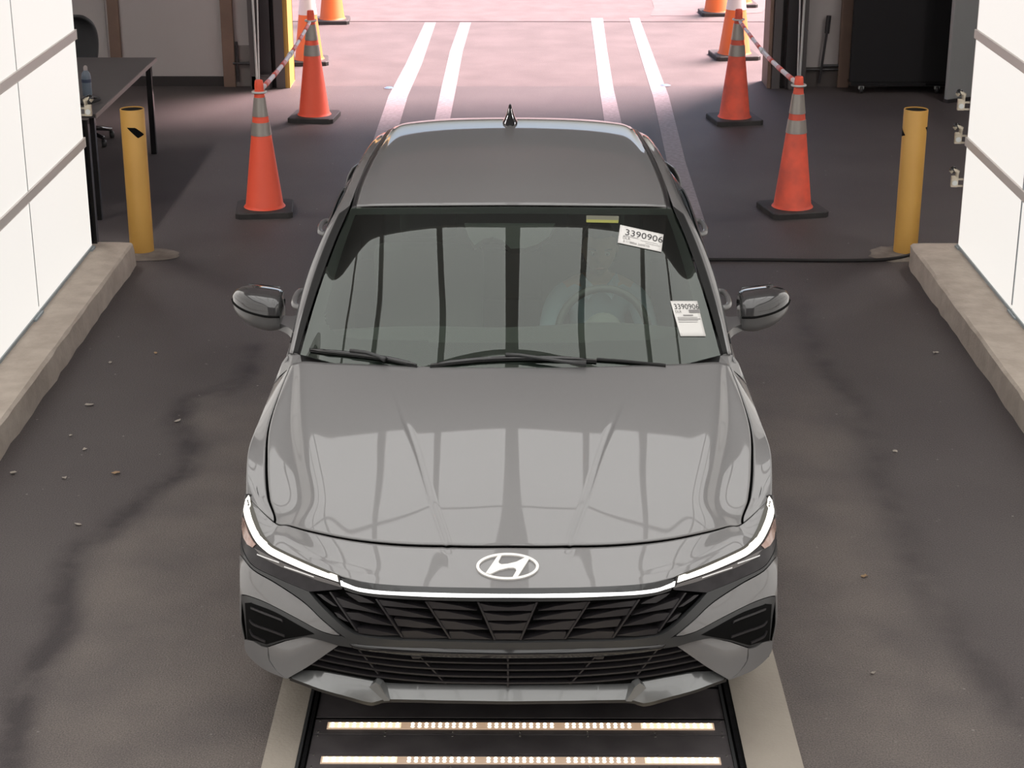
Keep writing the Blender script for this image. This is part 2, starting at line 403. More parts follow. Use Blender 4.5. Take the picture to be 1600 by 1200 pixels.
# header over the door and jambs
hd = MB().box((-2.45, DOOR_Y-.05, 2.9), (2.6, DOOR_Y+.3, 4)).build('wall_above_door', dark); tag(hd, 'dark header over the open door', kind='structure')
def jamb(name, x0, s, lab):
    r = empty(name, (x0, DOOR_Y, 0)); tag(r, lab, kind='structure')
    MB().box((0, -.10, 0), (s*.035, .28, 3.0), .004).build('door_edge', yellow if s < 0 else wood, r)
    MB().box((s*.04, -.12, 0), (s*.115, .02, 3.0), .004).build('jamb_post', grey, r)
    MB().box((s*.12, -.04, 0), (s*.16, .06, 3.0)).build('gap_strip', base_d, r)
    MB().box((s*.165, -.10, .0), (s*.275, .02, 3.0), .004).build('track_plate', dgrey, r)
    MB().box((s*.19, -.16, .0), (s*.33, -.11, .12), .01).build('track_foot', grey, r)
    MB().box((s*.28, -.16, 0), (s*.345, .02, 3.0), .006).build('track_channel', grey, r)
    m = MB(); m.tube([(s*.285, -.20, .0), (s*.305, -.20, 3)], .011, 8); m.build('guide_rod', whitem, r)
    m = MB(); m.tube([(s*.27, -.19, .0), (s*.20, -.19, 3)], .008, 8); m.build('lift_cable', whitem, r)
    return r
jamb('trim_3', -2.10, -1, 'yellow edged steel jamb of the open door')
jamb('trim_4', 2.31, 1, 'brown edged steel jamb of the open door')
# ================================================================== THE CAR
car = empty('car', (0, 0, 0)); tag(car, 'grey four-door sedan with lit daytime lamps parked over the light plate', 'car')
TOP = [
 [(0,0,.670),(-.2,.008,.669),(-.38,.032,.666),(-.537,.10,.664),(-.643,.2,.669),(-.755,.3,.674),(-.827,.4,.678),(-.887,.55,.750)],
 [(0,.07,.694),(-.205,.078,.693),(-.385,.105,.691),(-.55,.17,.690),(-.65,.262,.689),(-.745,.35,.688),(-.81,.425,.692),(-.890,.562,.749)],
 [(0,.2,.733),(-.21,.208,.735),(-.40,.232,.736),(-.575,.287,.732),(-.675,.355,.722),(-.728,.400,.714),(-.785,.45,.703),(-.894,.578,.746)],
 [(0,.45,.812),(-.275,.455,.811),(-.43,.468,.807),(-.565,.485,.799),(-.660,.5,.775),(-.705,.522,.756),(-.82,.575,.744),(-.912,.70,.765)],
 [(0,.7,.873),(-.35,.707,.870),(-.47,.715,.865),(-.59,.725,.853),(-.708,.735,.827),(-.745,.742,.806),(-.85,.77,.788),(-.925,.86,.800)],
 [(0,.95,.925),(-.43,.96,.921),(-.53,.967,.916),(-.63,.975,.905),(-.755,.985,.879),(-.785,.99,.857),(-.867,1.0,.842),(-.92,1.06,.817)],
 [(0,1.262,.970),(-.49,1.275,.966),(-.58,1.29,.964),(-.66,1.305,.962),(-.785,1.35,.958),(-.81,1.36,.950),(-.83,1.375,.935),(-.905,1.42,.845)]]
# middle columns: crease line, then a crowned spread out to line A
CREASE = (-.155, -.172, -.199, -.267, -.324, -.392, -.46)
for j, row in enumerate(TOP):
    (x0, y0, z0), (xa, ya, za) = row[0], row[4]; py = (3.5, 3.2, 3, 2.5, 2.2, 2, 2)[j]; pz = (2, 2, 3, 2.6, 2.4, 2.3, 2)[j]
    for k in (1, 2, 3):
        x = CREASE[j]+(xa-CREASE[j])*(k-1)/3; t = x/xa; row[k] = (x, y0+(ya-y0)*t**py, z0+(za-z0)*t**pz)
SKIRT = [TOP[0]+[(-.90,.63,.752)],
 [(0,-.012,.6),(-.2,-.004,.6),(-.38,.018,.6),(-.54,.085,.6),(-.66,.165,.6),(-.785,.265,.6),(-.868,.38,.6),(-.908,.52,.62),(-.916,.62,.63)],
 [(0,-.012,.53),(-.2,-.004,.53),(-.38,.016,.53),(-.545,.068,.53),(-.68,.128,.53),(-.812,.236,.53),(-.893,.352,.53),(-.912,.50,.54),(-.918,.61,.54)],
 [(0,0,.46),(-.2,.008,.46),(-.38,.028,.46),(-.55,.06,.46),(-.69,.110,.46),(-.824,.22,.46),(-.902,.338,.46),(-.912,.50,.46),(-.918,.60,.46)],
 [(0,.02,.36),(-.2,.026,.36),(-.38,.045,.36),(-.555,.08,.36),(-.697,.112,.36),(-.826,.212,.36),(-.903,.328,.36),(-.908,.49,.36),(-.912,.58,.36)],
 [(0,.025,.255),(-.2,.03,.255),(-.38,.05,.255),(-.555,.09,.25),(-.695,.128,.245),(-.818,.228,.24),(-.893,.345,.24),(-.895,.49,.24),(-.90,.57,.24)],
 [(0,.09,.20),(-.2,.095,.20),(-.38,.11,.20),(-.55,.16,.20),(-.655,.21,.20),(-.765,.29,.20),(-.85,.4,.20),(-.88,.50,.20),(-.885,.57,.20)]]
def topsurf(us, vs):
    cols = np.asarray(TOP, float).transpose(1, 0, 2)
    A = nurom(cols, us, (0, .27, .40, .53, .66, .71, .81, .92), cols*np.array([-1, 1, 1]))
    G = nurom(A.transpose(1, 0, 2), vs, (0, .075, .205, .465, .72, .98, 1.29))
    for j, v in enumerate(vs):
        a = .004*math.sin(math.pi*min(max((v-.6)/5.2, 0), 1))
        for i, u in enumerate(us):
            gr = max(0, 1-abs(u-1)/.03)*min(1, max(0, (v-1.7)/.5))*min(1, max(0, (5.5-v)/1.0)); G[j, i, 2] -= .0042*gr
            if u > 1: G[j, i, 2] -= a*(1-math.exp(-2*(u-1)))*(1 if u < 4 else max(0, 1-(u-4)/1.0))
    return G
GT = topsurf(np.linspace(0, 7, 113), np.linspace(0, 6, 121))
GS = surf(SKIRT, np.linspace(0, 8, 129), np.linspace(0, 6, 97), sym=True)
V1, F1 = gmesh(GT); V2, F2 = gmesh(GS)
VF = V1+V2; FF = F1+[tuple(i+len(V1) for i in f) for f in F2]
FRONT = BVHTree.FromPolygons(VF+[Vector((-v.x, v.y, v.z)) for v in VF], FF+[tuple(i+len(VF) for i in reversed(f)) for f in FF])
def hit(u, v, bvh=None):
    bvh = bvh or FRONT
    for k in range(60):
        d = ray(u+(k*.7 if u < 797 else -k*.7), v).normalized()
        h = bvh.ray_cast(CAM, d)
        if h[0] is not None:
            n = h[1]
            if n.dot(d) > 0: n = -n
            return h[0], n
    raise Exception(f'no hit {u} {v}')
def densify(poly, step):
    out = []
    for (a, b), (c, d) in zip(poly, poly[1:]+poly[:1]):
        n = max(1, int(math.hypot(c-a, d-b)/step)); out += [(a+(c-a)*k/n, b+(d-b)*k/n) for k in range(n)]
    return out
def px_panel(name, poly, m, parent=None, off=.0, th=.012, mirror='copy', step=6, bvh=None, label=None, flat=False):
    """outline seen in the picture, laid onto the body shell, given thickness"""
    if parent is None: parent = car
    P = densify(poly, step); nb = len(P)
    us = [p[0] for p in P]; vs = [p[1] for p in P]; B = np.array(P); pts = list(P)
    g0 = step*1.0
    for a in np.arange(min(us)+g0*.5, max(us), g0):
        for b in np.arange(min(vs)+g0*.5, max(vs), g0):
            if np.min(np.hypot(B[:, 0]-a, B[:, 1]-b)) > .62*g0: pts.append((a, b))
    r = delaunay_2d_cdt([Vector(p) for p in pts], [], [list(range(nb))], 1, 1e-4)
    used = sorted({i for f in r[2] for i in f}); idx = {k: i for i, k in enumerate(used)}
    tris = [[idx[i] for i in f] for f in r[2]]
    top = []; low = []
    for k in used:
        a, b = r[0][k]; p, n = hit(a, b, bvh); o = off(a, b) if callable(off) else off
        q = p+n*o; q2 = p+n*(o-th)
        if mirror == 'join' and abs(q.x) < .006: q.x = 0; q2.x = 0
        top.append(q); low.append(q2)
    cnt = {}
    for f in tris:
        for a, b in zip(f, f[1:]+f[:1]): cnt[(a, b)] = 1
    V = list(top); F = [tuple(f) for f in tris]; lowi = {}
    for (a, b) in list(cnt):
        if (b, a) in cnt: continue
        if mirror == 'join' and top[a].x == 0 and top[b].x == 0: continue
        for k in (a, b):
            if k not in lowi: lowi[k] = len(V); V.append(low[k])
        F.append((b, a, lowi[a], lowi[b]))
    pl = parent if isinstance(parent, list) else [parent, parent]
    def done(VV, FF, par):
        o = mk(name, VV, FF, m, par, True); bm = bmesh.new(); bm.from_mesh(o.data)
        bmesh.ops.remove_doubles(bm, verts=bm.verts, dist=1e-5); bmesh.ops.recalc_face_normals(bm, faces=bm.faces); bm.to_mesh(o.data); bm.free()
        # face towards the viewer side
        s = sum((p.center-Vector((0, 1.6, .4))).dot(p.normal)*p.area for p in o.data.polygons)
        if s < 0: o.data.flip_normals()
        smooth_by_angle(o, 45)
        if label: o['label'] = label
        return o
    MV = [Vector((-v.x, v.y, v.z)) for v in V]; MF = [tuple(reversed(f)) for f in F]
    if mirror == 'join': return [done(V+MV, F+[tuple(i+len(V) for i in f) for f in MF], pl[0])]
    out = [done(V, F, pl[0])]
    if mirror == 'copy': out.append(done(MV, MF, pl[1]))
    return out
CU = 793.6          # picture column of the car's middle at its nose

# dark inner shell closing the gaps between panels
Gi = GT[::4, ::4].copy(); Gi[..., 2] -= .02; Gi[..., 1] += .012; Gi[..., 0] *= .985
Gk = GS[::4, ::4].copy(); Gk[..., 1] += .055; Gk[..., 0] *= .97
V, F = gmesh(Gi); o = MB(); o.add(V, F); V, F = gmesh(Gk); o.add(V, F); o.mir()
weld(o.build('inner_shell', cavity, car, True))

# hood, nose, fenders
def lsp(a, b, n): return list(np.linspace(a, b, n))
hoodu = lsp(0, .97, 17)+[1.0]+lsp(1.035, 5.95, 70)
sheet('hood', topsurf(hoodu, lsp(2.035, 6, 90)), paint, car, 'join', .006)
sheet('nose_panel', topsurf(lsp(0, 1, 13)+lsp(1, 6.97, 80)[1:], lsp(.10, 1.965, 30)), paint, car, 'join', .006)
bs_ = surf(SKIRT, lsp(5.9, 8, 26), lsp(.25, 4.75, 40), sym=True); bs_[..., 0] += .004; bs_[..., 1] += .004; bs_[30:, :, 0] += .012*np.linspace(0, 1, 10)[:, None]
sheet('bumper_side', bs_, paint, car, 'copy', .004)
cc_ = [(-.785,1.345,.955),(-.80,1.43,.958),(-.83,1.462,.958),(-.852,1.468,.948),(-.872,1.445,.925),(-.905,1.43,.845),(-.88,1.395,.885),(-.832,1.37,.933)]
for s in (1, -1): outward(mk('cowl_corner', [(s*x, y, z-.003) for x, y, z in cc_], [(0,1,7),(1,2,7),(2,3,7),(3,4,7),(4,6,7),(4,5,6)], paint, car))
ARCH = ((.93, .318), (3.66, .318)); AR = .362
def zlow(y, zs=.215):
    for cy, cz in ARCH:
        if abs(y-cy) < AR: return max(zs, cz+math.sqrt(AR**2-(y-cy)**2))
    return zs
def halfw(y):
    return .918-.012*max(0, (1.0-y)/.4)**2*0-(.06*((y-3.9)/.8)**2 if y > 3.9 else 0)
def sidex(z, y, zt, xt):
    W = halfw(y)
    if z < .70: return -(W-.032*((z-.62)/.4)**2)
    t = min(1, (z-.70)/max(.02, zt-.70)); return -(W-.0013)+(xt+W-.0013)*t**1.8
def side_grid(ys, topf, n=26):
    G = np.zeros((len(ys), n, 3))
    for j, y in enumerate(ys):
        xt, zt = topf(y); zb = min(zlow(y), zt-.03)
        for i in range(n):
            t = i/(n-1); z = zt+(zb-zt)*t; G[j, i] = (xt if i == 0 else sidex(z, y, zt, xt), y, z)
    return G
sh = topsurf([7], np.linspace(0, 6, 61))[:, 0]
def shoulder(y):
    return (float(np.interp(y, sh[:, 1], sh[:, 0])), float(np.interp(y, sh[:, 1], sh[:, 2])))
# fender = upper skin plus side skin in one sheet per side
up_ = topsurf(lsp(6.06, 7, 12), lsp(2.04, 6, 70))
lowr = np.zeros((70, 22, 3))
for j in range(70):
    x, y, z = up_[j, -1]; zb = min(zlow(y), z-.03)
    for i in range(22):
        t = i/21; zz = z+(zb-z)*t; f = min(1, t*4)
        lowr[j, i] = (x*(1-f)+f*sidex(zz, y, z, x), y, zz)
sheet('fender', np.concatenate([up_, lowr[:, 1:]], 1), paint, car, 'copy', .006)
BELT = [(1.45,.945),(1.9,.957),(2.4,.967),(2.85,.978),(3.3,.993),(3.6,1.005),(3.9,1.02),(4.2,1.03),(4.75,1.04)]
def belt(y):
    z = float(np.interp(y, *zip(*BELT))); x = float(np.interp(y, (1.40, 1.68, 1.88, 2.18, 3.2, 3.5, 3.7, 3.9, 4.2, 4.75), (-.852, -.858, -.864, -.870, -.868, -.865, -.857, -.842, -.802, -.775)))
    return (x, z)
doors = []
for (a, b) in ((1.427, 2.60), (2.606, 3.52)):
    doors.append(sheet('door', side_grid(lsp(a, b, 40), belt), paint, car, 'copy', .006))
sheet('rear_quarter', side_grid(lsp(3.526, 4.62, 50), belt), paint, car, 'copy', .006)
# door handles: grip bar and cup
for dd, y in zip(doors, (2.36, 3.36)):
    for k, s in ((0, 1), (1, -1)):
        z = .885 if y < 3 else .93; x = sidex(z, y, *belt(y)[::-1])*s
        m = MB(); pth = [(x, y-.12, z), (x-s*.03, y-.09, z+.002), (x-s*.038, y, z+.006), (x-s*.03, y+.09, z+.006), (x, y+.11, z+.006)]
        m.tube([tuple(p) for p in crom(pth, np.linspace(0, 4, 17))], .014, 10); m.build('handle', paint, dd[k], True)
# sill
sheet('sill', surf([[(-.885, y, .225) for y in (1.32, 2, 3.3)], [(-.87, y, .17) for y in (1.32, 2, 3.3)], [(-.75, y, .15) for y in (1.32, 2, 3.3)]], lsp(0, 2, 12), lsp(0, 2, 6)), satin, car, 'copy')
MB().box((-.74, .35, .17), (.74, 4.5, .262)).build('underbody', cavity, car)
MB().box((-.62, .62, .40), (.62, 1.30, .70), .05).build('engine_bay', cavity, car)
for y in (.93, 3.66):
    for s in (-1, 1):
        m = MB(); n = 18
        for k in range(n+1):
            t = math.pi*k/n
        prof = [(math.cos(math.pi*k/n)*.355+y, .318+math.sin(math.pi*k/n)*.355) for k in range(n+1)]
        V = [(s*.60, a, b) for a, b in prof]+[(s*.875, a, b) for a, b in prof]
        m.add(V, [(i, i+1, n+2+i, n+1+i) for i in range(n)]); m.add([(s*.60, a, b) for a, b in prof], [tuple(range(n+1))])
        m.build('wheel_well', cavity, car)

# ---- windscreen, roof, pillars
WS = [[(0,1.250,.966),(-.3,1.262,.963),(-.6,1.31,.957),(-.80,1.43,.958)],
      [(0,1.46,1.076),(-.3,1.472,1.071),(-.59,1.52,1.062),(-.773,1.625,1.058)],
      [(0,1.68,1.186),(-.3,1.69,1.181),(-.575,1.735,1.170),(-.741,1.82,1.158)],
      [(0,1.90,1.284),(-.3,1.91,1.280),(-.56,1.95,1.268),(-.704,2.01,1.250)],
      [(0,2.105,1.364),(-.3,2.112,1.360),(-.545,2.15,1.348),(-.664,2.20,1.332)]]
GW = surf(WS, lsp(0, 3, 49), lsp(0, 4, 61), sym=True)
sheet('windshield', GW, glass, car, 'join', .0)
bpy.data.objects['windshield'].modifiers.clear()
V, F = gmesh(GW); WSB = BVHTree.FromPolygons(V+[Vector((-v.x, v.y, v.z)) for v in V], F+[tuple(i+len(V) for i in reversed(f)) for f in F])
# black ceramic border printed behind the glass
fr = surf(WS, lsp(0, 3, 97), lsp(0, 4, 97), sym=True); V = []; F = []; nu = 97
for p in fr.reshape(-1, 3): V.append(Vector(p)+Vector((0, .0016, -.0035)))
for j in range(96):
    for i in range(96):
        u = (i+.5)/32; v = (j+.5)/24
        du = (3-u)*.19; dv0 = v*.235; dv1 = (4-v)*.23      # metres to side, bottom, top
        rr = .12; inside = True
        fb = .135+.02*u/3
        if du < .055 or dv0 < fb or dv1 < .05: inside = False
        elif du < .055+rr and dv0 < fb+rr: inside = math.hypot(.055+rr-du, fb+rr-dv0) < rr
        if not inside: F.append((j*nu+i, j*nu+i+1, (j+1)*nu+i+1, (j+1)*nu+i))
k = len(V); Va = V+[Vector((-v.x, v.y, v.z)) for v in V]; Fa = F+[tuple(i+k for i in reversed(f)) for f in F]
weld(mk('glass_border', Va, Fa, mat('ceramic_black', (.010, .010, .010), .6), car, True))
RF = [[(0,2.118,1.369),(-.3,2.126,1.365),(-.53,2.16,1.354),(-.640,2.205,1.338)],
      [(0,2.45,1.410),(-.3,2.45,1.405),(-.53,2.46,1.390),(-.632,2.47,1.374)],
      [(0,2.85,1.432),(-.3,2.85,1.427),(-.53,2.85,1.410),(-.612,2.85,1.393)],
      [(0,3.2,1.436),(-.3,3.2,1.430),(-.52,3.2,1.413),(-.592,3.2,1.396)],
      [(0,3.5,1.424),(-.3,3.5,1.418),(-.51,3.5,1.402),(-.574,3.5,1.386)],
      [(0,3.72,1.392),(-.3,3.72,1.386),(-.50,3.71,1.370),(-.562,3.70,1.355)],
      [(0,3.9,1.342),(-.3,3.9,1.336),(-.50,3.88,1.322),(-.556,3.86,1.310)]]
sheet('roof', surf(RF, lsp(0, 3, 49), lsp(0, 6, 73), sym=True), paint, car, 'join', .006)
# front edge strip of the roof (bright lip) and black roof mouldings
e0 = [Vector(p) for p in surf(RF, [3], lsp(0, 6, 40), sym=True)[:, 0]]
G = np.zeros((40, 5, 3))
for j, p in enumerate(e0):
    wd_ = .026+.008*j/39
    for i, (a, b) in enumerate(((.001, -.002), (.004, -.008), (.5, -.007), (.95, -.010), (1.0, -.016))): G[j, i] = (p.x-a*wd_, p.y+.0*a, p.z+b-.006*a)
sheet('roof_moulding', G, mat('moulding_black', (.018, .017, .018), .35), car, 'copy', .004)
GH = [  # greenhouse stations: T (glass edge / moulding), R rail, Wt window top, Wb belt
 [(-.812,1.44,.957),(-.838,1.45,.958),(-.846,1.46,.952),(-.850,1.46,.946)],
 [(-.788,1.62,1.053),(-.826,1.64,1.048),(-.838,1.66,1.032),(-.856,1.68,.951)],
 [(-.756,1.815,1.153),(-.806,1.84,1.137),(-.822,1.87,1.112),(-.862,1.88,.957)],
 [(-.719,2.005,1.245),(-.778,2.0,1.213),(-.795,2.02,1.180),(-.866,2.03,.960)],
 [(-.678,2.20,1.326),(-.742,2.16,1.284),(-.764,2.18,1.240),(-.868,2.18,.963)],
 [(-.662,2.45,1.356),(-.706,2.45,1.330),(-.735,2.45,1.278),(-.869,2.45,.968)],
 [(-.645,2.85,1.374),(-.690,2.85,1.350),(-.722,2.85,1.293),(-.868,2.85,.978)],
 [(-.625,3.2,1.376),(-.674,3.2,1.352),(-.710,3.2,1.285),(-.866,3.2,.990)],
 [(-.606,3.5,1.365),(-.658,3.5,1.338),(-.704,3.5,1.258),(-.863,3.5,1.0)],
 [(-.592,3.7,1.333),(-.646,3.7,1.303),(-.702,3.7,1.21),(-.855,3.7,1.01)],
 [(-.586,3.88,1.285),(-.644,3.88,1.25),(-.71,3.88,1.14),(-.84,3.9,1.02)],
 [(-.62,4.2,1.165),(-.68,4.2,1.135),(-.74,4.2,1.08),(-.80,4.2,1.03)]]
GG = surf(GH, lsp(0, 3, 49), lsp(0, 11, 133))
sheet('side_rail', GG[:, :33], paint, car, 'copy', .006)
trim = surf(GH, lsp(-.22, .50, 9), lsp(0, 4, 50)); trim[..., 2] += .003; trim[..., 0] -= .002; trim[:, -1, 2] -= .006
trim[..., 0] -= .002; trim[..., 2] += .002; sheet('pillar_trim', trim, mat('trim_black', (.012, .012, .012), .55, spec=.2), car, 'copy', .004)
blk = surf(GH, lsp(.80, 1.0, 4), lsp(0, 4, 50)); 
sg = surf(GH, lsp(2, 3, 17), lsp(1, 9.2, 100)); sheet('side_window', sg, dkglass, car, 'copy', .003)
sheet('window_trim', surf(GH, lsp(1.86, 2.06, 4), lsp(.6, 9.2, 90))+np.array([-.003, 0, .001]), satin, car, 'copy', .004)
sheet('c_pillar', GG[110:, 32:], paint, car, 'copy', .006)
for va, vb in ((5.1, 5.45),): sheet('b_pillar', surf(GH, lsp(2, 3, 12), lsp(va, vb, 6))+np.array([-.004, 0, 0]), glossblack, car, 'copy', .004)
sheet('belt_trim', surf(GH, lsp(2.93, 3.03, 4), lsp(.6, 9.4, 90))+np.array([-.006, 0, .002]), satin, car, 'copy', .004)
# rear glass, boot, rear end
RG = [[(0,3.905,1.338),(-.3,3.905,1.332),(-.56,3.87,1.305)],[(0,4.12,1.235),(-.3,4.115,1.23),(-.585,4.04,1.215)],[(0,4.36,1.10),(-.35,4.35,1.095),(-.64,4.22,1.12)]]
sheet('rear_window', surf(RG, lsp(0, 2, 17), lsp(0, 2, 17), sym=True), dkglass, car, 'join', .004)
BT = [[(0,4.365,1.096),(-.35,4.355,1.09),(-.66,4.23,1.10),(-.80,4.20,1.03)],[(0,4.5,1.088),(-.35,4.49,1.083),(-.66,4.42,1.07),(-.79,4.40,1.02)],[(0,4.68,1.095),(-.35,4.67,1.085),(-.66,4.6,1.05),(-.76,4.56,1.0)]]
sheet('boot_lid', surf(BT, lsp(0, 3, 25), lsp(0, 2, 17), sym=True), paint, car, 'join', .006)
RB = [[(0,4.69,1.09),(-.35,4.68,1.08),(-.66,4.61,1.045),(-.80,4.50,1.0),(-.855,4.3,1.0)],[(0,4.66,.9),(-.35,4.655,.9),(-.68,4.59,.9),(-.83,4.48,.9),(-.89,4.3,.9)],
      [(0,4.72,.6),(-.35,4.71,.6),(-.7,4.63,.6),(-.86,4.5,.6),(-.90,4.3,.6)],[(0,4.70,.4),(-.35,4.69,.4),(-.7,4.6,.4),(-.85,4.46,.4),(-.89,4.28,.4)],[(0,4.64,.24),(-.35,4.63,.24),(-.7,4.55,.24),(-.82,4.42,.24),(-.86,4.26,.24)]]
sheet('rear_bumper', surf(RB, lsp(0, 4, 33), lsp(0, 4, 33), sym=True), paint, car, 'join', .006)
tl = surf(RB, lsp(0, 4, 33), lsp(.45, .9, 5), sym=True); tl[..., 1] += .006; sheet('tail_lamp', tl, redlamp, car, 'join', .004)

# ---- wheels
def wheel(y, s):
    t = MB(); t.lathe([(.205, -.095), (.235, -.103), (.29, -.105), (.312, -.09), (.3165, -.05), (.3165, .05), (.312, .09), (.29, .105), (.235, .103), (.205, .095)], 48, (s*.795, y, .3205), 'x', False)
    o = smooth_by_angle(t.build('wheel', rubber, car), 40)
    r = MB(); r.lathe([(.207, -.09), (.207, .08), (.195, .085), (.19, .06), (.185, -.09)], 40, (s*.795, y, .3205), 'x', False); smooth_by_angle(r.build('rim', alloy, o))
    sp = MB()
    for k in range(10):
        a = 2*math.pi*k/10; c, d = math.cos(a), math.sin(a); wv = Vector((0, -d, c))
        p0 = Vector((s*.855, y+c*.04, .3205+d*.04)); p1 = Vector((s*.865, y+c*.192, .3205+d*.192))
        V = []
        for p, ww in ((p0, .016), (p1, .024)):
            V += [p+wv*ww, p-wv*ww, p-wv*ww-Vector((s*.03, 0, 0)), p+wv*ww-Vector((s*.03, 0, 0))]
        sp.add(V, [(0,1,2,3),(4,7,6,5),(0,4,5,1),(1,5,6,2),(2,6,7,3),(3,7,4,0)])
    sp.lathe([(.06, -.03), (.06, .012), (.045, .02)], 20, (s*.855, y, .3205), 'x'); sp.build('spokes', alloy, o)
for y in (.93, 3.66):
    for s in (-1, 1): wheel(y, s)

# ---- face of the car, laid out from the picture onto the shell
SYM = dict(mirror='copy')
drl_top = chain([(387.3,775.8),(391,793),(395.5,812),(407,837.5),(421,852),(434.8,861),(475,880),(505,892.5),(527.5,901)])
drl_bot = chain([(529.8,909),(481,892.5),(432,871),(415,860),(401,845),(389,820),(383.5,800),(385.5,785)])
head_out = [(385,772)]+chain([(388,772),(393,788),(398,802),(406,826),(417.5,845),(435,859.5),(475,877.5),(521,896.5),(531,901)])+[(537,917.5),(534,920.5)]+chain([(484,924.5),(458,914),(432,902.5),(397.4,884.5),(383,863),(377,840)])+[(378.5,815),(381,790)]
head = px_panel('headlight', head_out, lampin, off=.002, th=.02, step=5)
px_panel('daytime_lamp', drl_top+drl_bot, drlm, head, off=.0065, th=.006, step=4, label='glowing warm white light strip')
px_panel('reflector', [(380.5,808),(384,818),(389,832),(396,845),(401,851),(396,856),(388,851),(382,840),(379.5,822)], amber, head, off=.005, th=.006, step=4, label='pinkish corner reflector')
px_panel('lamp_chrome_line', chain([(404,866),(414,870),(438,878.5)])+chain([(438,880.5),(414,872),(404,868)]), chrome, head, off=.007, th=.004, step=4)
px_panel('lamp_chrome_line', chain([(446,885),(470,893),(492.5,901)])+chain([(492.5,902.6),(470,895),(446,887)]), chrome, head, off=.007, th=.004, step=4)
px_panel('lamp_bezel', chain([(399,857),(416,866),(445,881),(481,895.5),(530,911.5)])+[(536,918)]+chain([(500,908),(470,897),(440,886),(412,872)]), lampgrey, head, off=.0045, th=.006, step=5)
px_panel('lamp_upper_bezel', chain([(389.5,774),(394.5,790),(399,803),(407.5,826),(419,845),(436,859),(476,877),(531,900)])+chain([(528,902),(475,880.8),(435,861.5),(421,852.5),(407.5,838),(396,812),(391,793)]), mat('bezel_olive', (.07, .066, .055), .3, .2), head, off=.004, th=.006, step=4)
# grille surround band, cheek, side vent, lower corner
band_in = chain([(484,925.5),(498,942),(521,965),(544,984.5),(567,993.5),(619,999),(700,1001.5)])+[(CU,1003.5)]
band = [(377.2,841),(377.3,866)]+chain([(379,867),(397.4,890),(432,910.5),(475,939.5),(504,966.5),(533,990.5),(549,1000),(566,1006.5),(619,1011.5),(700,1014)])+[(CU,1015)]
px_panel('grille_surround', band+list(reversed(band_in))+chain([(484,924.8),(458,914.3),(432,903),(397.4,885.5),(383,865),(378,845)]), satin, off=.004, th=.025, mirror='join', step=6)
cheek = [(377.2,868)]+chain([(379,869.5),(397.4,892),(432,912.5),(475,941.5),(504,968.5),(531,991.5)])+chain([(521,990.5),(498,983),(460.6,963),(417.5,941),(390,930.5),(377.5,928.5)])
px_panel('cheek_panel', cheek, paint, off=.006, th=.02, step=6)
# body skin round the corner, behind the lamp and vent down to the lip
vent_out = chain([(377.8,930),(390,932),(417.5,942.5),(460.6,964.5),(498,984.5),(521,992),(534,993.5)])+[(560,1003),(556,1012),(528.5,1008)]+chain([(505,1000.5),(482,995.8),(470,996),(446,1000.5),(420,1008.5),(408,1006)])+[(398,1000),(387,999),(382.5,960)]
vent = px_panel('vent_surround', vent_out, satin, off=.003, th=.03, step=6)
px_panel('vent_shade', [(384.5,942),(394,941.5)]+chain([(395,942.5),(430,956),(470,978),(492,990)])+[(476,993),(446,998),(418,1006),(402,1001),(388,998)], cavity, vent, off=.0045, th=.004, step=6)  # black sheet laid on the surround, shade of the vent opening as colour
for a in ([(395,948),(412,955),(440,966),(444,969)], [(393,967),(400,974),(425,983),(447,991)], [(393,982),(397,990),(406,995),(417,1000)]):
    px_panel('vent_slat', chain(a)+[(u+.5, v+3.2) for u, v in reversed(chain(a))], grilleplastic, vent, off=.010, th=.007, step=4)
corner = chain([(384,998),(398,1001),(410,1008),(420,1010.5),(446,1002)])+chain([(446,1002),(470,997.5),(482,997.5),(528.5,1010)])
foot = chain([(455,1055),(436,1048.5),(417.5,1040.5),(397,1026),(387,1014),(384,1003)])
px_panel('lower_corner', [(384,999),(392,1000)]+chain([(398,1001.5),(410,1008.5),(421,1011)])+chain([(421,1011),(425,1028),(440,1045),(455,1055)])+foot[1:], paint, off=lambda u, v: .004+.0004*max(0, v-1000), th=.025, step=5)
px_panel('lower_corner_facet', [(421,1010.5)]+chain([(446,1002),(470,997.5),(482,997.5),(528.5,1010)])+[(455,1055)]+chain([(440,1045),(426,1028)]), paint, off=lambda u, v: .006-.00010*max(0, (u-421)-.3*(v-1010))+.0005*(v-1000)-.006, th=.03, step=6)
# grille
px_panel('grille_back', [(486,926),(538,921.5)]+chain([(561,928),(604,934),(676,937.5)])+[(CU,939.5),(CU,1004)]+list(reversed(chain([(498,941),(521,964.5),(544,984),(567,993),(619,998.5),(700,1002)]))), cavity, off=-.035, th=.01, mirror='join', step=8)
def blade(pts, org, sc=8, off=-.004):
    P = [(org[0]+a/sc, org[1]+b/sc) for a, b in pts]; px_panel('grille_blade', P, grilleplastic, off=off, th=.03, step=6)
A0 = (640, 900); A1 = (480, 900)
for pts in ([(200,318),(420,345),(640,385),(845,438),(560,425),(250,412)], [(300,438),(480,455),(700,500),(905,552),(600,545),(340,538)],
            [(372,560),(560,580),(780,625),(985,675),(700,680),(440,672)], [(492,705),(660,705),(850,755),(1035,803),(800,802),(505,795)]): blade(pts, A0)
for pts in ([(875,298),(1080,325),(1320,370),(1525,415),(1200,400),(905,372)], [(965,402),(1150,430),(1370,480),(1575,535),(1300,520),(1010,490)],
            [(1080,540),(1280,560),(1500,605),(1690,655),(1420,660),(1130,632)], [(1172,700),(1380,695),(1580,740),(1760,778),(1500,795),(1190,790)]): blade(pts, A1)
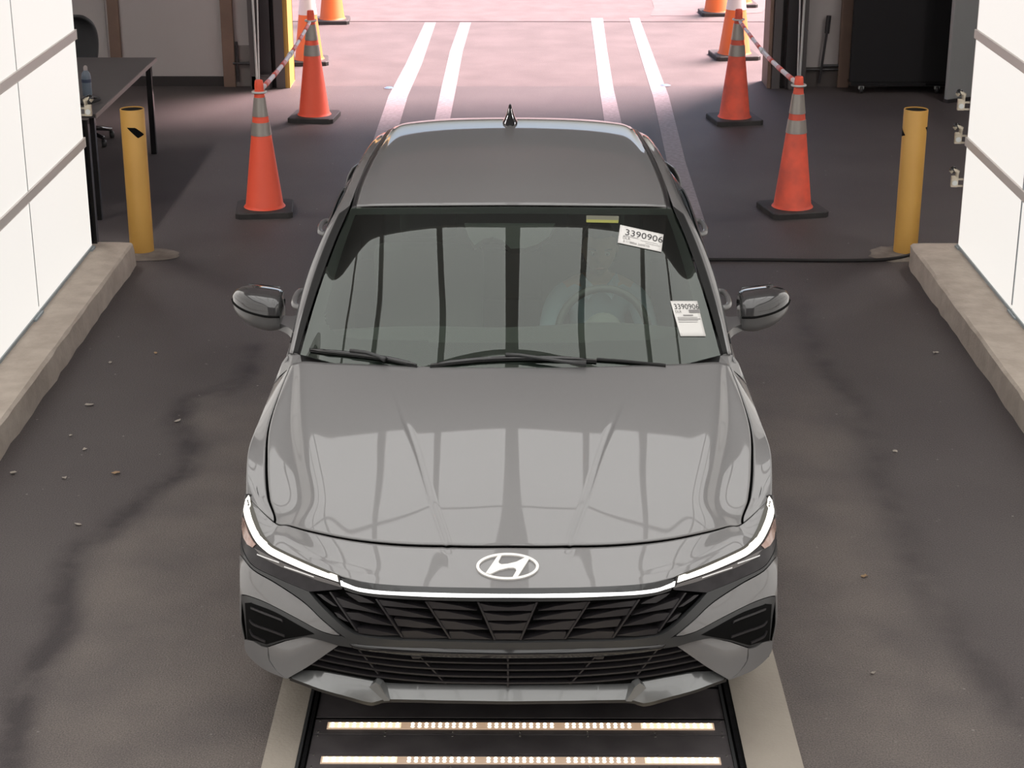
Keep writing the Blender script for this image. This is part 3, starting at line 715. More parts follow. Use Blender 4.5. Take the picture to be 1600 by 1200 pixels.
for pts in ([(470,205),(620,240),(760,300),(835,345),(640,330),(520,250)], [(352,268),(520,330),(740,410),(955,492),(700,440),(395,385)], [(470,455),(640,470),(850,550),(1085,632),(800,600),(540,545)],
            [(615,655),(760,670),(960,710),(1145,748),(900,755),(640,722)]): blade(pts, A1)
for pts in ([(110,222),(170,230),(300,330),(370,385),(310,370),(200,300)], [(330,455),(400,480),(470,540),(515,580),(450,560),(380,520)]): blade(pts, A1)
for u0, v0, u1, v1, t in ((663.8,940,701.5,998,3.2), (586,936,627,996,3.2), (514,925,556,986,3.0), (745.5,941,771.5,1000,3.2)):
    px_panel('grille_rib', [(u0,v0),(u0+t,v0),(u1+t,v1),(u1,v1)], grilleplastic, off=.0, th=.035, step=6)
for q in ([(748,943),(765,947),(CU,950),(CU,955),(752,955)], [(756,958),(772,961),(CU,963.5),(CU,970.5),(759,970.5)], [(762,973),(775,975.5),(CU,977),(CU,986),(767,986)], [(771,991),(CU,991),(CU,1000.5),(773,1000.5)]):
    px_panel('grille_blade', q, grilleplastic, off=-.004, th=.03, mirror='join', step=6)
# strip above the grille: dark lip, bright bar, dark under-lip
px_panel('hood_lip', [(533,903)]+chain([(561,909.5),(604,914.5),(676,918),(740,919.3)])+[(CU,920),(CU,927)]+list(reversed(chain([(537,908.5),(561,917.5),(604,922.5),(676,925),(740,926.5)]))), satin, off=.003, th=.02, mirror='join', step=5)
bt = chain([(531.5,906),(545,911.5),(561,917),(604,922.8),(676,925.2),(740,926.6)])
def baroff(u, v): return .001+.0016*max(0, v-np.interp(u, [p[0] for p in bt], [p[1] for p in bt]))
px_panel('bright_bar', [(531.5,906)]+chain([(545,911.5),(561,917),(604,922.8),(676,925.2),(740,926.6)])+[(CU,927),(CU,932.5)]+list(reversed(chain([(536.5,915),(548,918.5),(567,923.8),(604,928),(676,931),(740,932.2)]))), mat('bright_bar', (.92, .94, .95), .14, 1.0), off=baroff, th=.02, mirror='join', step=5)
px_panel('bar_underside', [(537,916)]+chain([(548,919.5),(567,924.8),(604,929),(676,932),(740,933)])+[(CU,933.4),(CU,939.5)]+list(reversed(chain([(540,921.5),(561,928),(604,934),(676,937.5),(740,939)]))), satin, off=.004, th=.025, mirror='join', step=5)
# dark gloss bar under the grille: a rounded moulding swept along the shell
pth = []
for u, v in chain([(534,1000),(548,1006.5),(561,1010.5),(619,1016),(700,1019.5)])+[(CU,1021)]:
    p, n = hit(u, v); pth.append(p-n*.004)
pth[-1].x = 0; full = pth+[Vector((-p.x, p.y, p.z)) for p in reversed(pth[:-1])]
rs = [.003+.017*min(1, i/18) for i in range(len(pth))]; rs = rs+rs[-2::-1]
smooth_by_angle(MB().tube(full, rs, 16).build('gloss_moulding', glossblack, car), 60)
# lower grille
lg_top = chain([(533,1009),(561,1017),(619,1022.5),(700,1026)])+[(CU,1027.5)]
lg_bot = chain([(459,1054),(500,1055.5),(526,1059.5),(581,1069.5),(610,1074),(690,1075.5)])+[(CU,1077)]
px_panel('lower_grille_back', lg_top+list(reversed(lg_bot)), cavity, off=-.03, th=.01, mirror='join', step=9)
for a in ([(521,1016),(560,1024),(640,1033),(720,1036.5),(CU,1037.5)], [(509,1023),(545,1031),(620,1041.5),(700,1046.5),(CU,1048)], [(497,1030.5),(535,1038.5),(600,1049),(690,1056.5),(CU,1058.5)], [(484,1038),(525,1047),(590,1058),(680,1066),(CU,1068)]):
    c = chain(a, 4); px_panel('lower_slat', c+[(u, v+2.4) for u, v in reversed(c)], grilleplastic, off=-.006, th=.022, mirror='join', step=7)
for u0, v0, u1, v1 in ((649,1024,694,1071), (556,1016,588,1056), (CU-1.5,1026,CU-1.5,1076)):
    px_panel('lower_rib', [(u0,v0),(u0+3,v0),(u1+3,v1),(u1,v1)], grilleplastic, off=-.010, th=.02, step=7, mirror='copy' if u0 < 700 else None)
px_panel('tow_cover', [(641,1024),(658,1024),(656,1030),(644,1030)], grilleplastic, off=-.002, th=.02, step=5)
# lip with two small fins
lip_lo = chain([(456,1055.6),(480,1064.5),(505,1073.5),(545,1084),(578,1092),(590,1091.2),(610,1088.6),(690,1090.5)])+[(CU,1092)]
def lipoff(u, v):
    a = np.interp(u, [p[0] for p in lg_bot], [p[1] for p in lg_bot]); b = np.interp(u, [p[0] for p in lip_lo], [p[1] for p in lip_lo])
    return -.022+.036*min(1, max(0, (v-a)/max(2, b-a)))
px_panel('front_lip', lg_bot+list(reversed(lip_lo)), silverpaint, off=lipoff, th=.03, mirror='join', step=6)
lip_lo2 = [(u, v+4.5) for u, v in lip_lo]
px_panel('lip_edge', [(u, v+.3) for u, v in lip_lo]+list(reversed(lip_lo2)), mat('lip_dark', (.03, .028, .026), .5), off=.013, th=.04, mirror='join', step=6)
for s in (-1, 1):
    P = [hit(u, v) for u, v in ((580,1069),(589,1061),(597,1066),(611,1088),(603,1088.5))]; B = [p-n*.015 for p, n in P]; T = [p+n*(.022 if i < 2 else .024) for i, (p, n) in enumerate(P)]
    V = [Vector((p.x*(-s), p.y, p.z)) for p in B+T]; MB().add(V, [(0,1,2,3,4),(9,8,7,6,5)]+[(i, (i+1) % 5, 5+(i+1) % 5, 5+i) for i in range(5)]).build('lip_fin', silverpaint, car)
# badge
def ell(rx, ry, n=64): return [(793.1+rx*math.cos(2*math.pi*k/n), 886.6+ry*math.sin(2*math.pi*k/n)) for k in range(n)]


V, F = gmesh(topsurf(hoodu, lsp(.02, 6, 60))); NOSE = BVHTree.FromPolygons(V+[Vector((-v.x, v.y, v.z)) for v in V], F+[tuple(i+len(V) for i in reversed(f)) for f in F])
def hitn(u, v):
    h = NOSE.ray_cast(CAM, ray(u, v).normalized()); q = h[1] if h[1].z > 0 else -h[1]; return h[0], q
n = 64; OUT = [hitn(u, v) for u, v in ell(49, 20.7)]; INN = [hitn(u, v) for u, v in ell(44.4, 17.2)]
V = [p+q*.006 for p, q in OUT]+[p+q*.006 for p, q in INN]+[p-q*.002 for p, q in OUT]+[p-q*.002 for p, q in INN]
F = []
for i in range(n):
    j = (i+1) % n; F += [(i, j, n+j, n+i), (i, 2*n+i, 2*n+j, j), (n+i, n+j, 3*n+j, 3*n+i)]
badge = weld(mk('badge', V, F, silverwhite, car)); badge['label'] = 'oval silver emblem with slanted letter H'
HP = [(590,118),(672,104),(603,235),(615,270),(660,290),(780,280),(950,240),(1110,158),(1195,182),(1100,330),(970,533),(872,538),(945,410),(935,375),(890,358),(790,360),(620,400),(440,480),(355,458),(480,280)]
HPX = [(730+a/12.31, 860+b/12.31) for a, b in HP]
r = delaunay_2d_cdt([Vector(p) for p in HPX], [], [list(range(len(HPX)))], 1, 1e-4); hv = [hitn(*p) for p in r[0]]; k = len(hv)
MB().add([p+q*.0058 for p, q in hv]+[p-q*.002 for p, q in hv], [tuple(f) for f in r[2]]+[(i, (i+1) % k, k+(i+1) % k, k+i) for i in range(k)]).build('badge_letter', silverwhite, badge)
# ---- door mirrors
def mirror_unit(s):
    # shell: stations from the inner end to the tip; each a rounded section (y depth, z height)
    st = [(-.912,1.79,1.018,.080,.062),(-.93,1.79,1.020,.088,.070),(-.97,1.795,1.022,.092,.074),(-1.03,1.81,1.030,.086,.069),(-1.075,1.83,1.036,.066,.055),(-1.105,1.855,1.040,.042,.036),(-1.119,1.875,1.042,.014,.013)]
    n = 24; Gm = []
    for x, y, z, dy, dz in st:
        ring = []
        for k in range(n):
            t = 2*math.pi*k/n; c, d = math.cos(t), math.sin(t); e = .55
            ring.append((-s*x*-1 if False else x, y+dy*math.copysign(abs(c)**e, c)+(.02 if c > 0 else 0), z+dz*math.copysign(abs(d)**e, d)))
        Gm.append(ring)
    Gm = crom(np.array(Gm), np.linspace(0, 6, 31)); V = []; nn = len(Gm)
    for r_ in Gm: V += [Vector((-s*p[0], p[1], p[2])) for p in r_]
    def faces(sel): return [(i*n+k, i*n+(k+1) % n, (i+1)*n+(k+1) % n, (i+1)*n+k) for i in range(nn-1) for k in range(n) if sel(k+.5)]
    up = lambda k: not (n*.52 < k < n*.86 or False)
    root = MB().add(V, faces(lambda k: k < 12)+[tuple(range(n))]).build('mirror', glossy_cap, car, True)
    lo = MB().add([v.copy() for v in V], faces(lambda k: k >= 12)).build('mirror_lower', mat('mirror_grey', (.10, .098, .098), .4, 0, .6), root, True)
    weld(root); weld(lo)
    # gap line and mirror glass
    ln = [Vector((-s*r_[12][0], r_[12][1]-.001, r_[12][2])) for r_ in Gm]
    MB().tube(ln, .0045, 8).build('gap_line', cavity, root, True)
    gl = [Vector((-s*x, 1.80+.098+.06*(abs(x)-.92)/.2, z)) for x, z in ((-.915,.965),(-1.06,.985),(-1.085,1.03),(-1.06,1.085),(-.93,1.085),(-.91,1.03))]
    MB().add(gl+[p-Vector((0, .004, 0)) for p in gl], [tuple(range(6)), tuple(reversed(range(6, 12)))]).build('mirror_glass', chrome, root)
    # foot on the door
    f = crom(np.array([[(-.845,1.66,.915),(-.845,1.88,.935),(-.845,1.88,.975),(-.845,1.66,.965)],[(-.885,1.73,.938),(-.885,1.86,.938),(-.885,1.86,.972),(-.885,1.73,.970)],[(-.945,1.76,.955),(-.945,1.85,.955),(-.945,1.85,.985),(-.945,1.76,.985)]]), np.linspace(0, 2, 9))
    V = []
    for r_ in f: V += [Vector((-s*p[0], p[1], p[2])) for p in r_]
    F = [(i*4+k, i*4+(k+1) % 4, (i+1)*4+(k+1) % 4, (i+1)*4+k) for i in range(8) for k in range(4)]+[(0,1,2,3),(32,35,34,33)]
    smooth_by_angle(weld(MB().add(V, F).build('mirror_foot', paint, root)), 50)
glossy_cap = mat('mirror_cap', (.045, .044, .045), .12, .0, 1.0)
for s in (-1, 1): mirror_unit(s)

# ---- wipers lying on the glass
def onws(u, v, off):
    h = WSB.ray_cast(CAM, ray(u, v).normalized())
    if h[0] is None:
        p, n_ = hit(u, v) ; return p+n_*off
    q = h[1] if h[1].z > 0 else -h[1]; return h[0]+q*off
def wiper(blade_px, arm_px):
    B = [onws(u, v, .009) for u, v in blade_px]
    o = MB().tube(B, [.004]+[.009]*(len(B)-2)+[.004], 8).build('wiper', glossblack, car, True)
    MB().tube([onws(u, v+1.5, .004) for u, v in blade_px], .004, 6).build('rubber_edge', rubber, o)
    A = [onws(u, v, .022) for u, v in arm_px]; MB().tube(A, [.007]*(len(A)-1)+[.012], 8).build('wiper_arm', satin, o, True)
wiper([(485,548),(515,552),(550,555.5),(580,559),(610,563.5),(635,569),(652,573)], [(549,554),(575,557),(595,564),(603,568)])
wiper([(672,573),(705,568.5),(745,564.5),(790,562),(830,561.5),(880,562.5),(932,565.5)], [(790,560),(812,561),(845,566),(880,571),(915,574)])
MB().tube([onws(u, v, .006) for u, v in ((932,563),(975,566),(1015,570),(1040,573))], .006, 6).build('cowl_seal', rubber, car)

# ---- roof aerial
p = Vector((-.012, 3.40, 1.424)); pr_ = []
Gm = []
for t in np.linspace(0, 1, 13):
    hgt = .062*(1-(1-t)**2) if False else None
st = [(0, .034, .085), (.006, .036, .085), (.016, .034, .078), (.028, .025, .062), (.048, .017, .048), (.070, .010, .032), (.086, .005, .014)]
V = []; n = 20
for h_, wx, ly in st:
    for k in range(n):
        t = 2*math.pi*k/n; V.append((p.x+wx*math.cos(t), p.y+ly*math.sin(t)+h_*.6, p.z+h_))
F = [(i*n+k, i*n+(k+1) % n, (i+1)*n+(k+1) % n, (i+1)*n+k) for i in range(len(st)-1) for k in range(n)]+[tuple(range((len(st)-1)*n, len(st)*n))]
MB().add(V, F).build('aerial', glossblack, car, True)

# ---- paper labels on the glass
paper = mat('paper', (.66, .645, .62), .7); ink = mat('ink', (.05, .048, .05), .8); inkg = mat('ink_grey', (.22, .21, .21), .8)
def text_mesh(s):
    cu = bpy.data.curves.new('txt', 'FONT'); cu.body = s; cu.resolution_u = 3
    ob = bpy.data.objects.new('txt', cu); COL.objects.link(ob); dg = bpy.context.evaluated_depsgraph_get()
    me = bpy.data.meshes.new_from_object(ob.evaluated_get(dg)); bpy.data.objects.remove(ob); bpy.data.curves.remove(cu)
    V = np.array([v.co[:2] for v in me.vertices]); F = [list(q.vertices) for q in me.polygons]; bpy.data.meshes.remove(me)
    V -= V.min(0); return V, F
def quad_map(Q):
    def f(a, b): # a right, b down
        return tuple((1-b)*((1-a)*np.array(Q[0])+a*np.array(Q[1]))+b*((1-a)*np.array(Q[3])+a*np.array(Q[2])))
    return f
def paper_label(Q, lines, rules, lab):
    f = quad_map(Q); n = 9; V = []; F = []
    for j in range(n):
        for i in range(n): V.append(onws(*f(i/(n-1), j/(n-1)), .0022))
    for j in range(n-1):
        for i in range(n-1): F.append((j*n+i, j*n+i+1, (j+1)*n+i+1, (j+1)*n+i))
    o = mk('paper_label', V, F, paper, car, True); o['label'] = lab; solid(o, .0006)
    for s, a0, a1, b0, b1, m in lines:
        TV, TF = text_mesh(s); sx = TV[:, 0].max(); sy = TV[:, 1].max()
        mk('print', [onws(*f(a0+(a1-a0)*x/sx, b1-(b1-b0)*y/sy), .0042) for x, y in TV], TF, m, o)
    mb = MB()
    for a0, a1, b, h_ in rules:
        P4 = [onws(*f(a, bb), .0048) for a, bb in ((a0, b), (a1, b), (a1, b+h_), (a0, b+h_))]; mb.add(P4, [(0, 1, 2, 3)])
    if rules: mb.build('print_lines', inkg, o)
paper_label([(969,352),(1036.5,367),(1033,394.5),(965,380)], [('3390906', .14, 1.0, .17, .50, ink), ('DLR', .10, .27, .60, .74, inkg), ('$ 11188866 260AE100', .12, .72, .80, .93, inkg)],
            [(.1, .45, .55, .02), (.5, .9, .62, .015), (.62, .95, .72, .015)], 'small tilted paper label reading 3390906 near the glass top')
paper_label([(1047,471),(1089,471),(1102.5,526),(1063,526)], [('3390906', .08, 1.0, .09, .24, ink), ('DLR', .07, .30, .275, .34, inkg)],
            [(.58, .98, .255, .04), (.58, .98, .305, .04), (.32, .70, .40, .03), (.08, .85, .47, .012), (.08, .95, .51, .018), (.08, .85, .55, .012), (.08, .8, .60, .012)], 'larger paper label reading 3390906 low on the glass')
Q = [(916,337),(967,338),(966,349),(916,348)]; f = quad_map(Q)
mk('visor_label', [onws(*f(a, b), .0015) for a, b in ((0,0),(.5,0),(1,0),(1,1),(.5,1),(0,1))], [(0,1,4,5),(1,2,3,4)], mat('visor_label', (.12, .12, .085), .6), car)
mk('visor_label_band', [onws(*f(a, b), .002) for a, b in ((0,.6),(.5,.6),(1,.6),(1,1),(.5,1),(0,1))], [(0,1,4,5),(1,2,3,4)], mat('visor_yellow', (.24, .24, .05), .6), car)

# ---- cabin
dash = crom(np.array([[(-.832,1.42,.93),(-.4,1.33,.945),(0,1.30,.948),(.4,1.33,.945),(.832,1.42,.93)],[(-.832,1.6,.945),(-.4,1.6,.955),(0,1.6,.955),(.4,1.6,.965),(.832,1.6,.945)],
                  [(-.832,1.82,.92),(-.4,1.84,.935),(0,1.84,.93),(.4,1.80,.965),(.832,1.82,.92)],[(-.832,1.86,.78),(-.4,1.90,.78),(0,1.92,.76),(.4,1.86,.80),(.832,1.86,.78)],[(-.832,1.80,.5),(-.4,1.80,.5),(0,1.82,.5),(.4,1.80,.5),(.832,1.80,.5)]]), np.linspace(0, 4, 33))
dash = crom(dash.transpose(1, 0, 2), np.linspace(0, 4, 33)).transpose(1, 0, 2)
V, F = gmesh(dash); mk('dashboard', V, F, mat('dash_dark', (.065, .064, .064), .8), car, True)
MB().box((-.80, 1.5, .265), (.80, 4.1, .285)).build('cabin_floor', interior, car)
MB().box((-.09, 1.85, .28), (.09, 3.0, .52), .03).build('centre_console', interior, car)
for s in (-1, 1):
    m = MB(); m.box((s*.80-.02, 1.5, .285), (s*.80+.02, 3.9, .93), .01); m.build('door_card', interior, car)
def seat(cx):
    r = MB().box((cx-.25, 2.12, .285), (cx+.25, 2.66, .40), .05).build('seat', seatcloth, car, True)
    b = MB().box((-.25, -.06, 0), (.25, .06, .64), .05); b.xf(Matrix.Translation((cx, 2.70, .38)) @ Matrix.Rotation(R(-20), 4, 'X')); b.build('seat_back', seatcloth, r, True)
    h = MB().box((-.13, -.05, .66), (.13, .05, .84), .045); h.xf(Matrix.Translation((cx, 2.70, .38)) @ Matrix.Rotation(R(-18), 4, 'X')); h.build('headrest', seatcloth, r, True)
seat(-.38); seat(.38)
m = MB().box((-.68, 3.2, .32), (.68, 3.7, .48), .06).build('rear_seat', seatcloth, car, True)
b = MB().box((-.66, -.06, 0), (.66, .06, .58), .05); b.xf(Matrix.Translation((0, 3.72, .44)) @ Matrix.Rotation(R(-24), 4, 'X')); b.build('rear_seat_back', seatcloth, m, True)
MB().box((-.66, 3.95, 1.0), (.66, 4.38, 1.04)).build('parcel_shelf', interior, car)
MB().box((-.64, 2.2, 1.325), (.64, 3.5, 1.335)).build('headliner', mat('headliner', (.20, .19, .18), .9), car)
# mirror and sensor cover behind the glass
m = MB().box((-.125, 1.955, 1.215), (.125, 1.985, 1.285), .02); m.build('cabin_mirror', glossblack, car, True)
P_ = [onws(u, v, -.012) for u, v in ((725,345),(732,366),(741,380),(755,370),(770,367),(785,372),(798,385),(820,384),(840,378),(858,366),(868,345))]
k = len(P_); Q_ = [p+Vector((0, .03, -.03)) for p in P_]
MB().add(P_+Q_, [tuple(range(k)), tuple(reversed(range(k, 2*k)))]+[(i, (i+1) % k, k+(i+1) % k, k+i) for i in range(k)]).build('sensor_cover', mat('cover_grey', (.03, .03, .03), .6), car)
# steering wheel
M = Matrix.Translation((.38, 2.0, .855)) @ Matrix.Rotation(R(66), 4, 'X')
ring = [Vector((.185*math.cos(2*math.pi*k/40), .185*math.sin(2*math.pi*k/40), 0)) for k in range(41)]
sw = MB().tube(ring, .017, 10, False).xf(M).build('steering_wheel', mat('wheel_leather', (.06, .06, .06), .45), car, True)
h = MB().lathe([(.02, -.03), (.085, -.02), (.085, .0), (.06, .02), (.0, .025)], 24).xf(M); h.build('wheel_hub', interior, sw, True)
m = MB()
for a in (0, 180, 270): 
    c, d = math.cos(R(a)), math.sin(R(a)); m.tube([(c*.06, d*.06, -.005), (c*.18, d*.18, 0)], [.02, .014], 8)
m.xf(M).build('wheel_spokes', alloy, sw)

# ---- the person at the wheel
skin = mat('skin', (.42, .27, .19), .55); shirt = mat('shirt_blue', (.30, .37, .45), .8); hairm = mat('hair', (.05, .035, .025), .6); trous = mat('trousers', (.06, .065, .08), .85)
def skin_body(name, verts, edges, radii, m, parent, root=0, sub=2):
    me = bpy.data.meshes.new(name); me.from_pydata([tuple(v) for v in verts], edges, []); me.materials.append(m)
    o = bpy.data.objects.new(name, me); COL.objects.link(o); o.parent = parent
    o.modifiers.new('skin', 'SKIN'); sv = me.skin_vertices[0].data
    for i, r_ in enumerate(radii): sv[i].radius = (r_ if isinstance(r_, tuple) else (r_, r_)); sv[i].use_root = (i == root)
    sb = o.modifiers.new('sub', 'SUBSURF'); sb.levels = sub; sb.render_levels = sub
    dg = bpy.context.evaluated_depsgraph_get(); m2 = bpy.data.meshes.new_from_object(o.evaluated_get(dg)); o.modifiers.clear(); o.data = m2
    m2.polygons.foreach_set('use_smooth', [True]*len(m2.polygons)); return o
PX = .38
per = empty('person', (PX, 2.50, .48)); tag(per, 'person in a light blue shirt sitting at the steering wheel', 'person')
bv = [(0,0,.0),(0,.05,.14),(0,.07,.28),(0,.06,.39),(0,.035,.455),(0,.02,.50),
      (-.12,.06,.37),(-.185,.04,.345),(-.225,-.12,.20),(-.195,-.30,.25),(-.168,-.43,.345),
      (.12,.06,.37),(.185,.04,.345),(.225,-.12,.20),(.195,-.30,.25),(.168,-.43,.345),
      (-.10,-.03,-.01),(-.14,-.40,.05),(-.13,-.62,-.20),(.10,-.03,-.01),(.14,-.40,.05),(.13,-.62,-.20)]
be = [(0,1),(1,2),(2,3),(3,4),(4,5),(3,6),(6,7),(7,8),(8,9),(9,10),(3,11),(11,12),(12,13),(13,14),(14,15),(0,16),(16,17),(17,18),(0,19),(19,20),(20,21)]
br = [(.15,.12),(.14,.11),(.145,.11),(.11,.08),.055,.052,.075,.062,.048,.04,.029,.075,.062,.048,.04,.029,.09,.078,.055,.09,.078,.055]
body = skin_body('body', bv, be, br, shirt, per)
body.data.materials.append(skin); body.data.materials.append(trous)
for p_ in body.data.polygons:
    c = p_.center
    if c.z > .425 or (c.y < -.28 and c.z > .12 and abs(c.x) > .10 and c.y < -.26 and c.z > .20): p_.material_index = 1
    elif c.z < .07: p_.material_index = 2
# head: one shaped mesh with brow, eye sockets, nose, lips, chin
bm = bmesh.new(); bmesh.ops.create_uvsphere(bm, u_segments=40, v_segments=32, radius=1)
for v in bm.verts:
    x, y, z = v.co
    X = x*.074*(1-.22*max(0, -z)**1.4); Y = y*.095; Z = z*.118
    if y < 0:
        fr_ = -y
        Y += -.020*math.exp(-((x/.16)**2))*math.exp(-((z+.12)/.17)**2)*fr_                    # nose
        Y += .012*math.exp(-(((abs(x)-.42)/.17)**2))*math.exp(-((z-.06)/.11)**2)*fr_           # sockets
        Y += -.006*math.exp(-((z-.24)/.10)**2)*fr_                                             # brow
        Y += -.007*math.exp(-((x/.28)**2))*math.exp(-((z+.46)/.07)**2)*fr_                     # lips
        Y += -.010*math.exp(-((x/.3)**2))*math.exp(-((z+.82)/.15)**2)                          # chin
    v.co = (X, Y, Z)
me = bpy.data.meshes.new('head'); bm.to_mesh(me); bm.free(); me.materials.append(skin); me.polygons.foreach_set('use_smooth', [True]*len(me.polygons))
hd_ = bpy.data.objects.new('head', me); COL.objects.link(hd_); hd_.parent = per; hd_.location = (0, -.01, .60); hd_.rotation_euler = (R(8), 0, 0)
eyem = mat('eye_white', (.6, .6, .58), .3); iris = mat('iris', (.03, .02, .015), .2)
for s in (-1, 1):
    MB().lathe([(.0, -.011), (.008, -.008), (.0115, 0), (.008, .008), (0, .011)], 14, (s*.031, -.078, .008), 'y', False).build('eye', eyem, hd_, True)
    MB().lathe([(.0055, -.0005), (.0055, .0)], 12, (s*.031, -.0895, .008), 'y').build('iris', iris, hd_)
    MB().lathe([(.0, -.006), (.018, -.004), (.02, .004), (.012, .008)], 14, (s*.075, .005, -.008), 'x', True).xf(Matrix.Identity(4)).build('ear', skin, hd_, True)
    MB().tube([(s*.018, -.092, .028), (s*.034, -.09, .032), (s*.05, -.078, .027)], .0035, 6).build('eyebrow', hairm, hd_)
MB().tube([(-.024, -.098, -.055), (-.008, -.103, -.053), (.008, -.103, -.053), (.024, -.098, -.055)], [.002, .005, .005, .002], 8).build('lips', mat('lips', (.32, .14, .11), .5), hd_, True)
# hair: cap over crown, back and sides
bm = bmesh.new(); bmesh.ops.create_uvsphere(bm, u_segments=36, v_segments=28, radius=1)
for v in list(bm.verts):
    x, y, z = v.co
    if (y < -.05 and z < .62-.55*max(0, y+.6)) or z < -.62: bm.verts.remove(v)
for v in bm.verts: v.co = (v.co.x*.081, v.co.y*.103+.003, v.co.z*.126)
me = bpy.data.meshes.new('hair'); bm.to_mesh(me); bm.free(); me.materials.append(hairm); me.polygons.foreach_set('use_smooth', [True]*len(me.polygons))
hr = bpy.data.objects.new('hair', me); COL.objects.link(hr); hr.parent = hd_; solid(hr, .01)
# shirt collar
for s in (-1, 1):
    MB().add([(s*.015,-.058,.425),(s*.058,-.03,.47),(s*.075,.02,.475),(s*.09,.01,.43),(s*.05,-.075,.385)], [(0,1,2,3,4)]).build('collar', shirt, per)
solids = [o for o in bpy.data.objects if o.name.startswith('collar')]
for o in solids: solid(o, .006)
# hands closed on the rim
for s in (-1, 1):
    wr_ = Vector((s*.168, -.43, .345)); g = Vector((s*.182, -.495, .378))
    v = [wr_, wr_.lerp(g, .55), wr_.lerp(g, .9)]; e = [(0, 1), (1, 2)]; rr = [.026, (.034, .018), (.034, .016)]
    for k in range(4):
        b0 = wr_.lerp(g, .9)+Vector((0, .004, .024-.016*k)); L_ = (.9, 1.0, .95, .75)[k]; i = len(v)
        v += [b0+Vector((-s*.004, -.03*L_, .012)), b0+Vector((s*.004, -.052*L_, -.004)), b0+Vector((s*.012, -.04*L_, -.022))]; e += [(2, i), (i, i+1), (i+1, i+2)]; rr += [.0095, .0088, .0078]
    i = len(v); t0 = wr_.lerp(g, .35)+Vector((-s*.026, 0, .012)); v += [t0, t0+Vector((-s*.014, -.03, .012)), t0+Vector((-s*.006, -.052, .006))]; e += [(1, i), (i, i+1), (i+1, i+2)]; rr += [.013, .0105, .009]
    skin_body('hand', v, e, rr, skin, per)
# ================================================================== THINGS IN THE BAY
orange = mat('cone_orange', (1.0, .125, .06), .5, noise=(5, .4, (.92, .105, .05)))
orange_dirty = mat('cone_orange_dirty', (.95, .13, .07), .6, noise=(7, .9, (.62, .10, .065)))
orange_out = mat('cone_orange_bright', (.80, .16, .03), .5)
reflect = mat('cone_collar', (.40, .37, .34), .35, .3); white_c = mat('cone_collar_white', (.75, .72, .70), .5)
cbase = mat('cone_base', (.03, .028, .028), .7, noise=(12, .6, (.06, .056, .054)))
def cone(p, rz, m, lab, hgt=.92, bw=.195, br=.132, collars=True, cm=None, grp=None):
    r = empty('traffic_cone', p, rz); tag(r, lab, 'traffic cone', grp)
    b = MB(); c = bw*.86; z0, z1 = 0, .042
    oct_ = [(bw, c), (c, bw), (-c, bw), (-bw, c), (-bw, -c), (-c, -bw), (c, -bw), (bw, -c)]
    b.add([(x, y, z0) for x, y in oct_]+[(x, y, z1-.006) for x, y in oct_]+[(x*.97, y*.97, z1) for x, y in oct_],
          [tuple(reversed(range(8))), tuple(range(16, 24))]+[(i, (i+1) % 8, 8+(i+1) % 8, 8+i) for i in range(8)]+[(8+i, 8+(i+1) % 8, 16+(i+1) % 8, 16+i) for i in range(8)]); b.build('base', cbase, r)
    rad = lambda z: br+(.030-br)*(z-.04)/(hgt-.06-.04)
    o = MB().lathe([(br+.012, .042), (br+.004, .052), (rad(.06), .06), (rad(hgt-.075), hgt-.075), (rad(hgt-.06)+.001, hgt-.07), (.031, hgt-.035), (.028, hgt-.006), (.024, hgt), (.0, hgt)], 36, cap=False)
    smooth_by_angle(o.build('cone_body', m, r), 40)
    if collars:
        for a, bb in ((.545, .635), (.675, .805)) if cm is None else ((.42, .56),):
            k = hgt/.92; smooth_by_angle(MB().lathe([(rad(a*k)+.001, a*k), (rad(a*k)+.003, a*k+.001), (rad(bb*k)+.003, bb*k-.001), (rad(bb*k)+.001, bb*k)], 36, cap=False).build('collar', cm or reflect, r), 40)
    return r
GC = 'cones beside the lane'
cone((-1.739, 7.18, 0), .10, orange, 'clean orange cone standing behind the yellow post with the black diamond face', grp=GC)
cone((-1.725, 10.28, 0), -.10, orange, 'clean orange cone by the yellow-edged door jamb, holding the far end of a striped bar', grp=GC)
cone((1.925, 7.2, 0), .22, orange_dirty, 'grimy orange cone nearest the plain yellow post, holding a striped bar', hgt=.945, bw=.20, grp=GC)
cone((1.852, 10.2, 0), .18, orange_dirty, 'scuffed orange cone by the brown-edged door jamb, holding the far end of a striped bar', hgt=.945, bw=.20, grp=GC)
GO = 'cones outside the door'
cone((-2.06, 12.95, 0), .1, orange_out, 'sunlit orange cone with white band just outside the yellow-edged jamb', 1.05, .19, .14, True, white_c, GO)
cone((-2.08, 15.5, 0), .05, orange_out, 'sunlit orange cone on the pavement joint outside, across from the yellow-edged jamb', 1.05, .195, .14, True, white_c, GO)
cone((2.19, 13.3, 0), .12, orange_out, 'sunlit orange cone with white band just outside the brown-edged jamb', 1.05, .225, .16, True, white_c, GO)
cone((2.30, 16.1, 0), .05, orange_out, 'sunlit orange cone on the pavement joint outside, across from the brown-edged jamb', 1.05, .20, .15, True, white_c, GO)
cone((2.62, 16.75, 0), .05, orange_out, 'farthest sunlit orange cone out on the street', 1.05, .20, .15, True, white_c, GO)
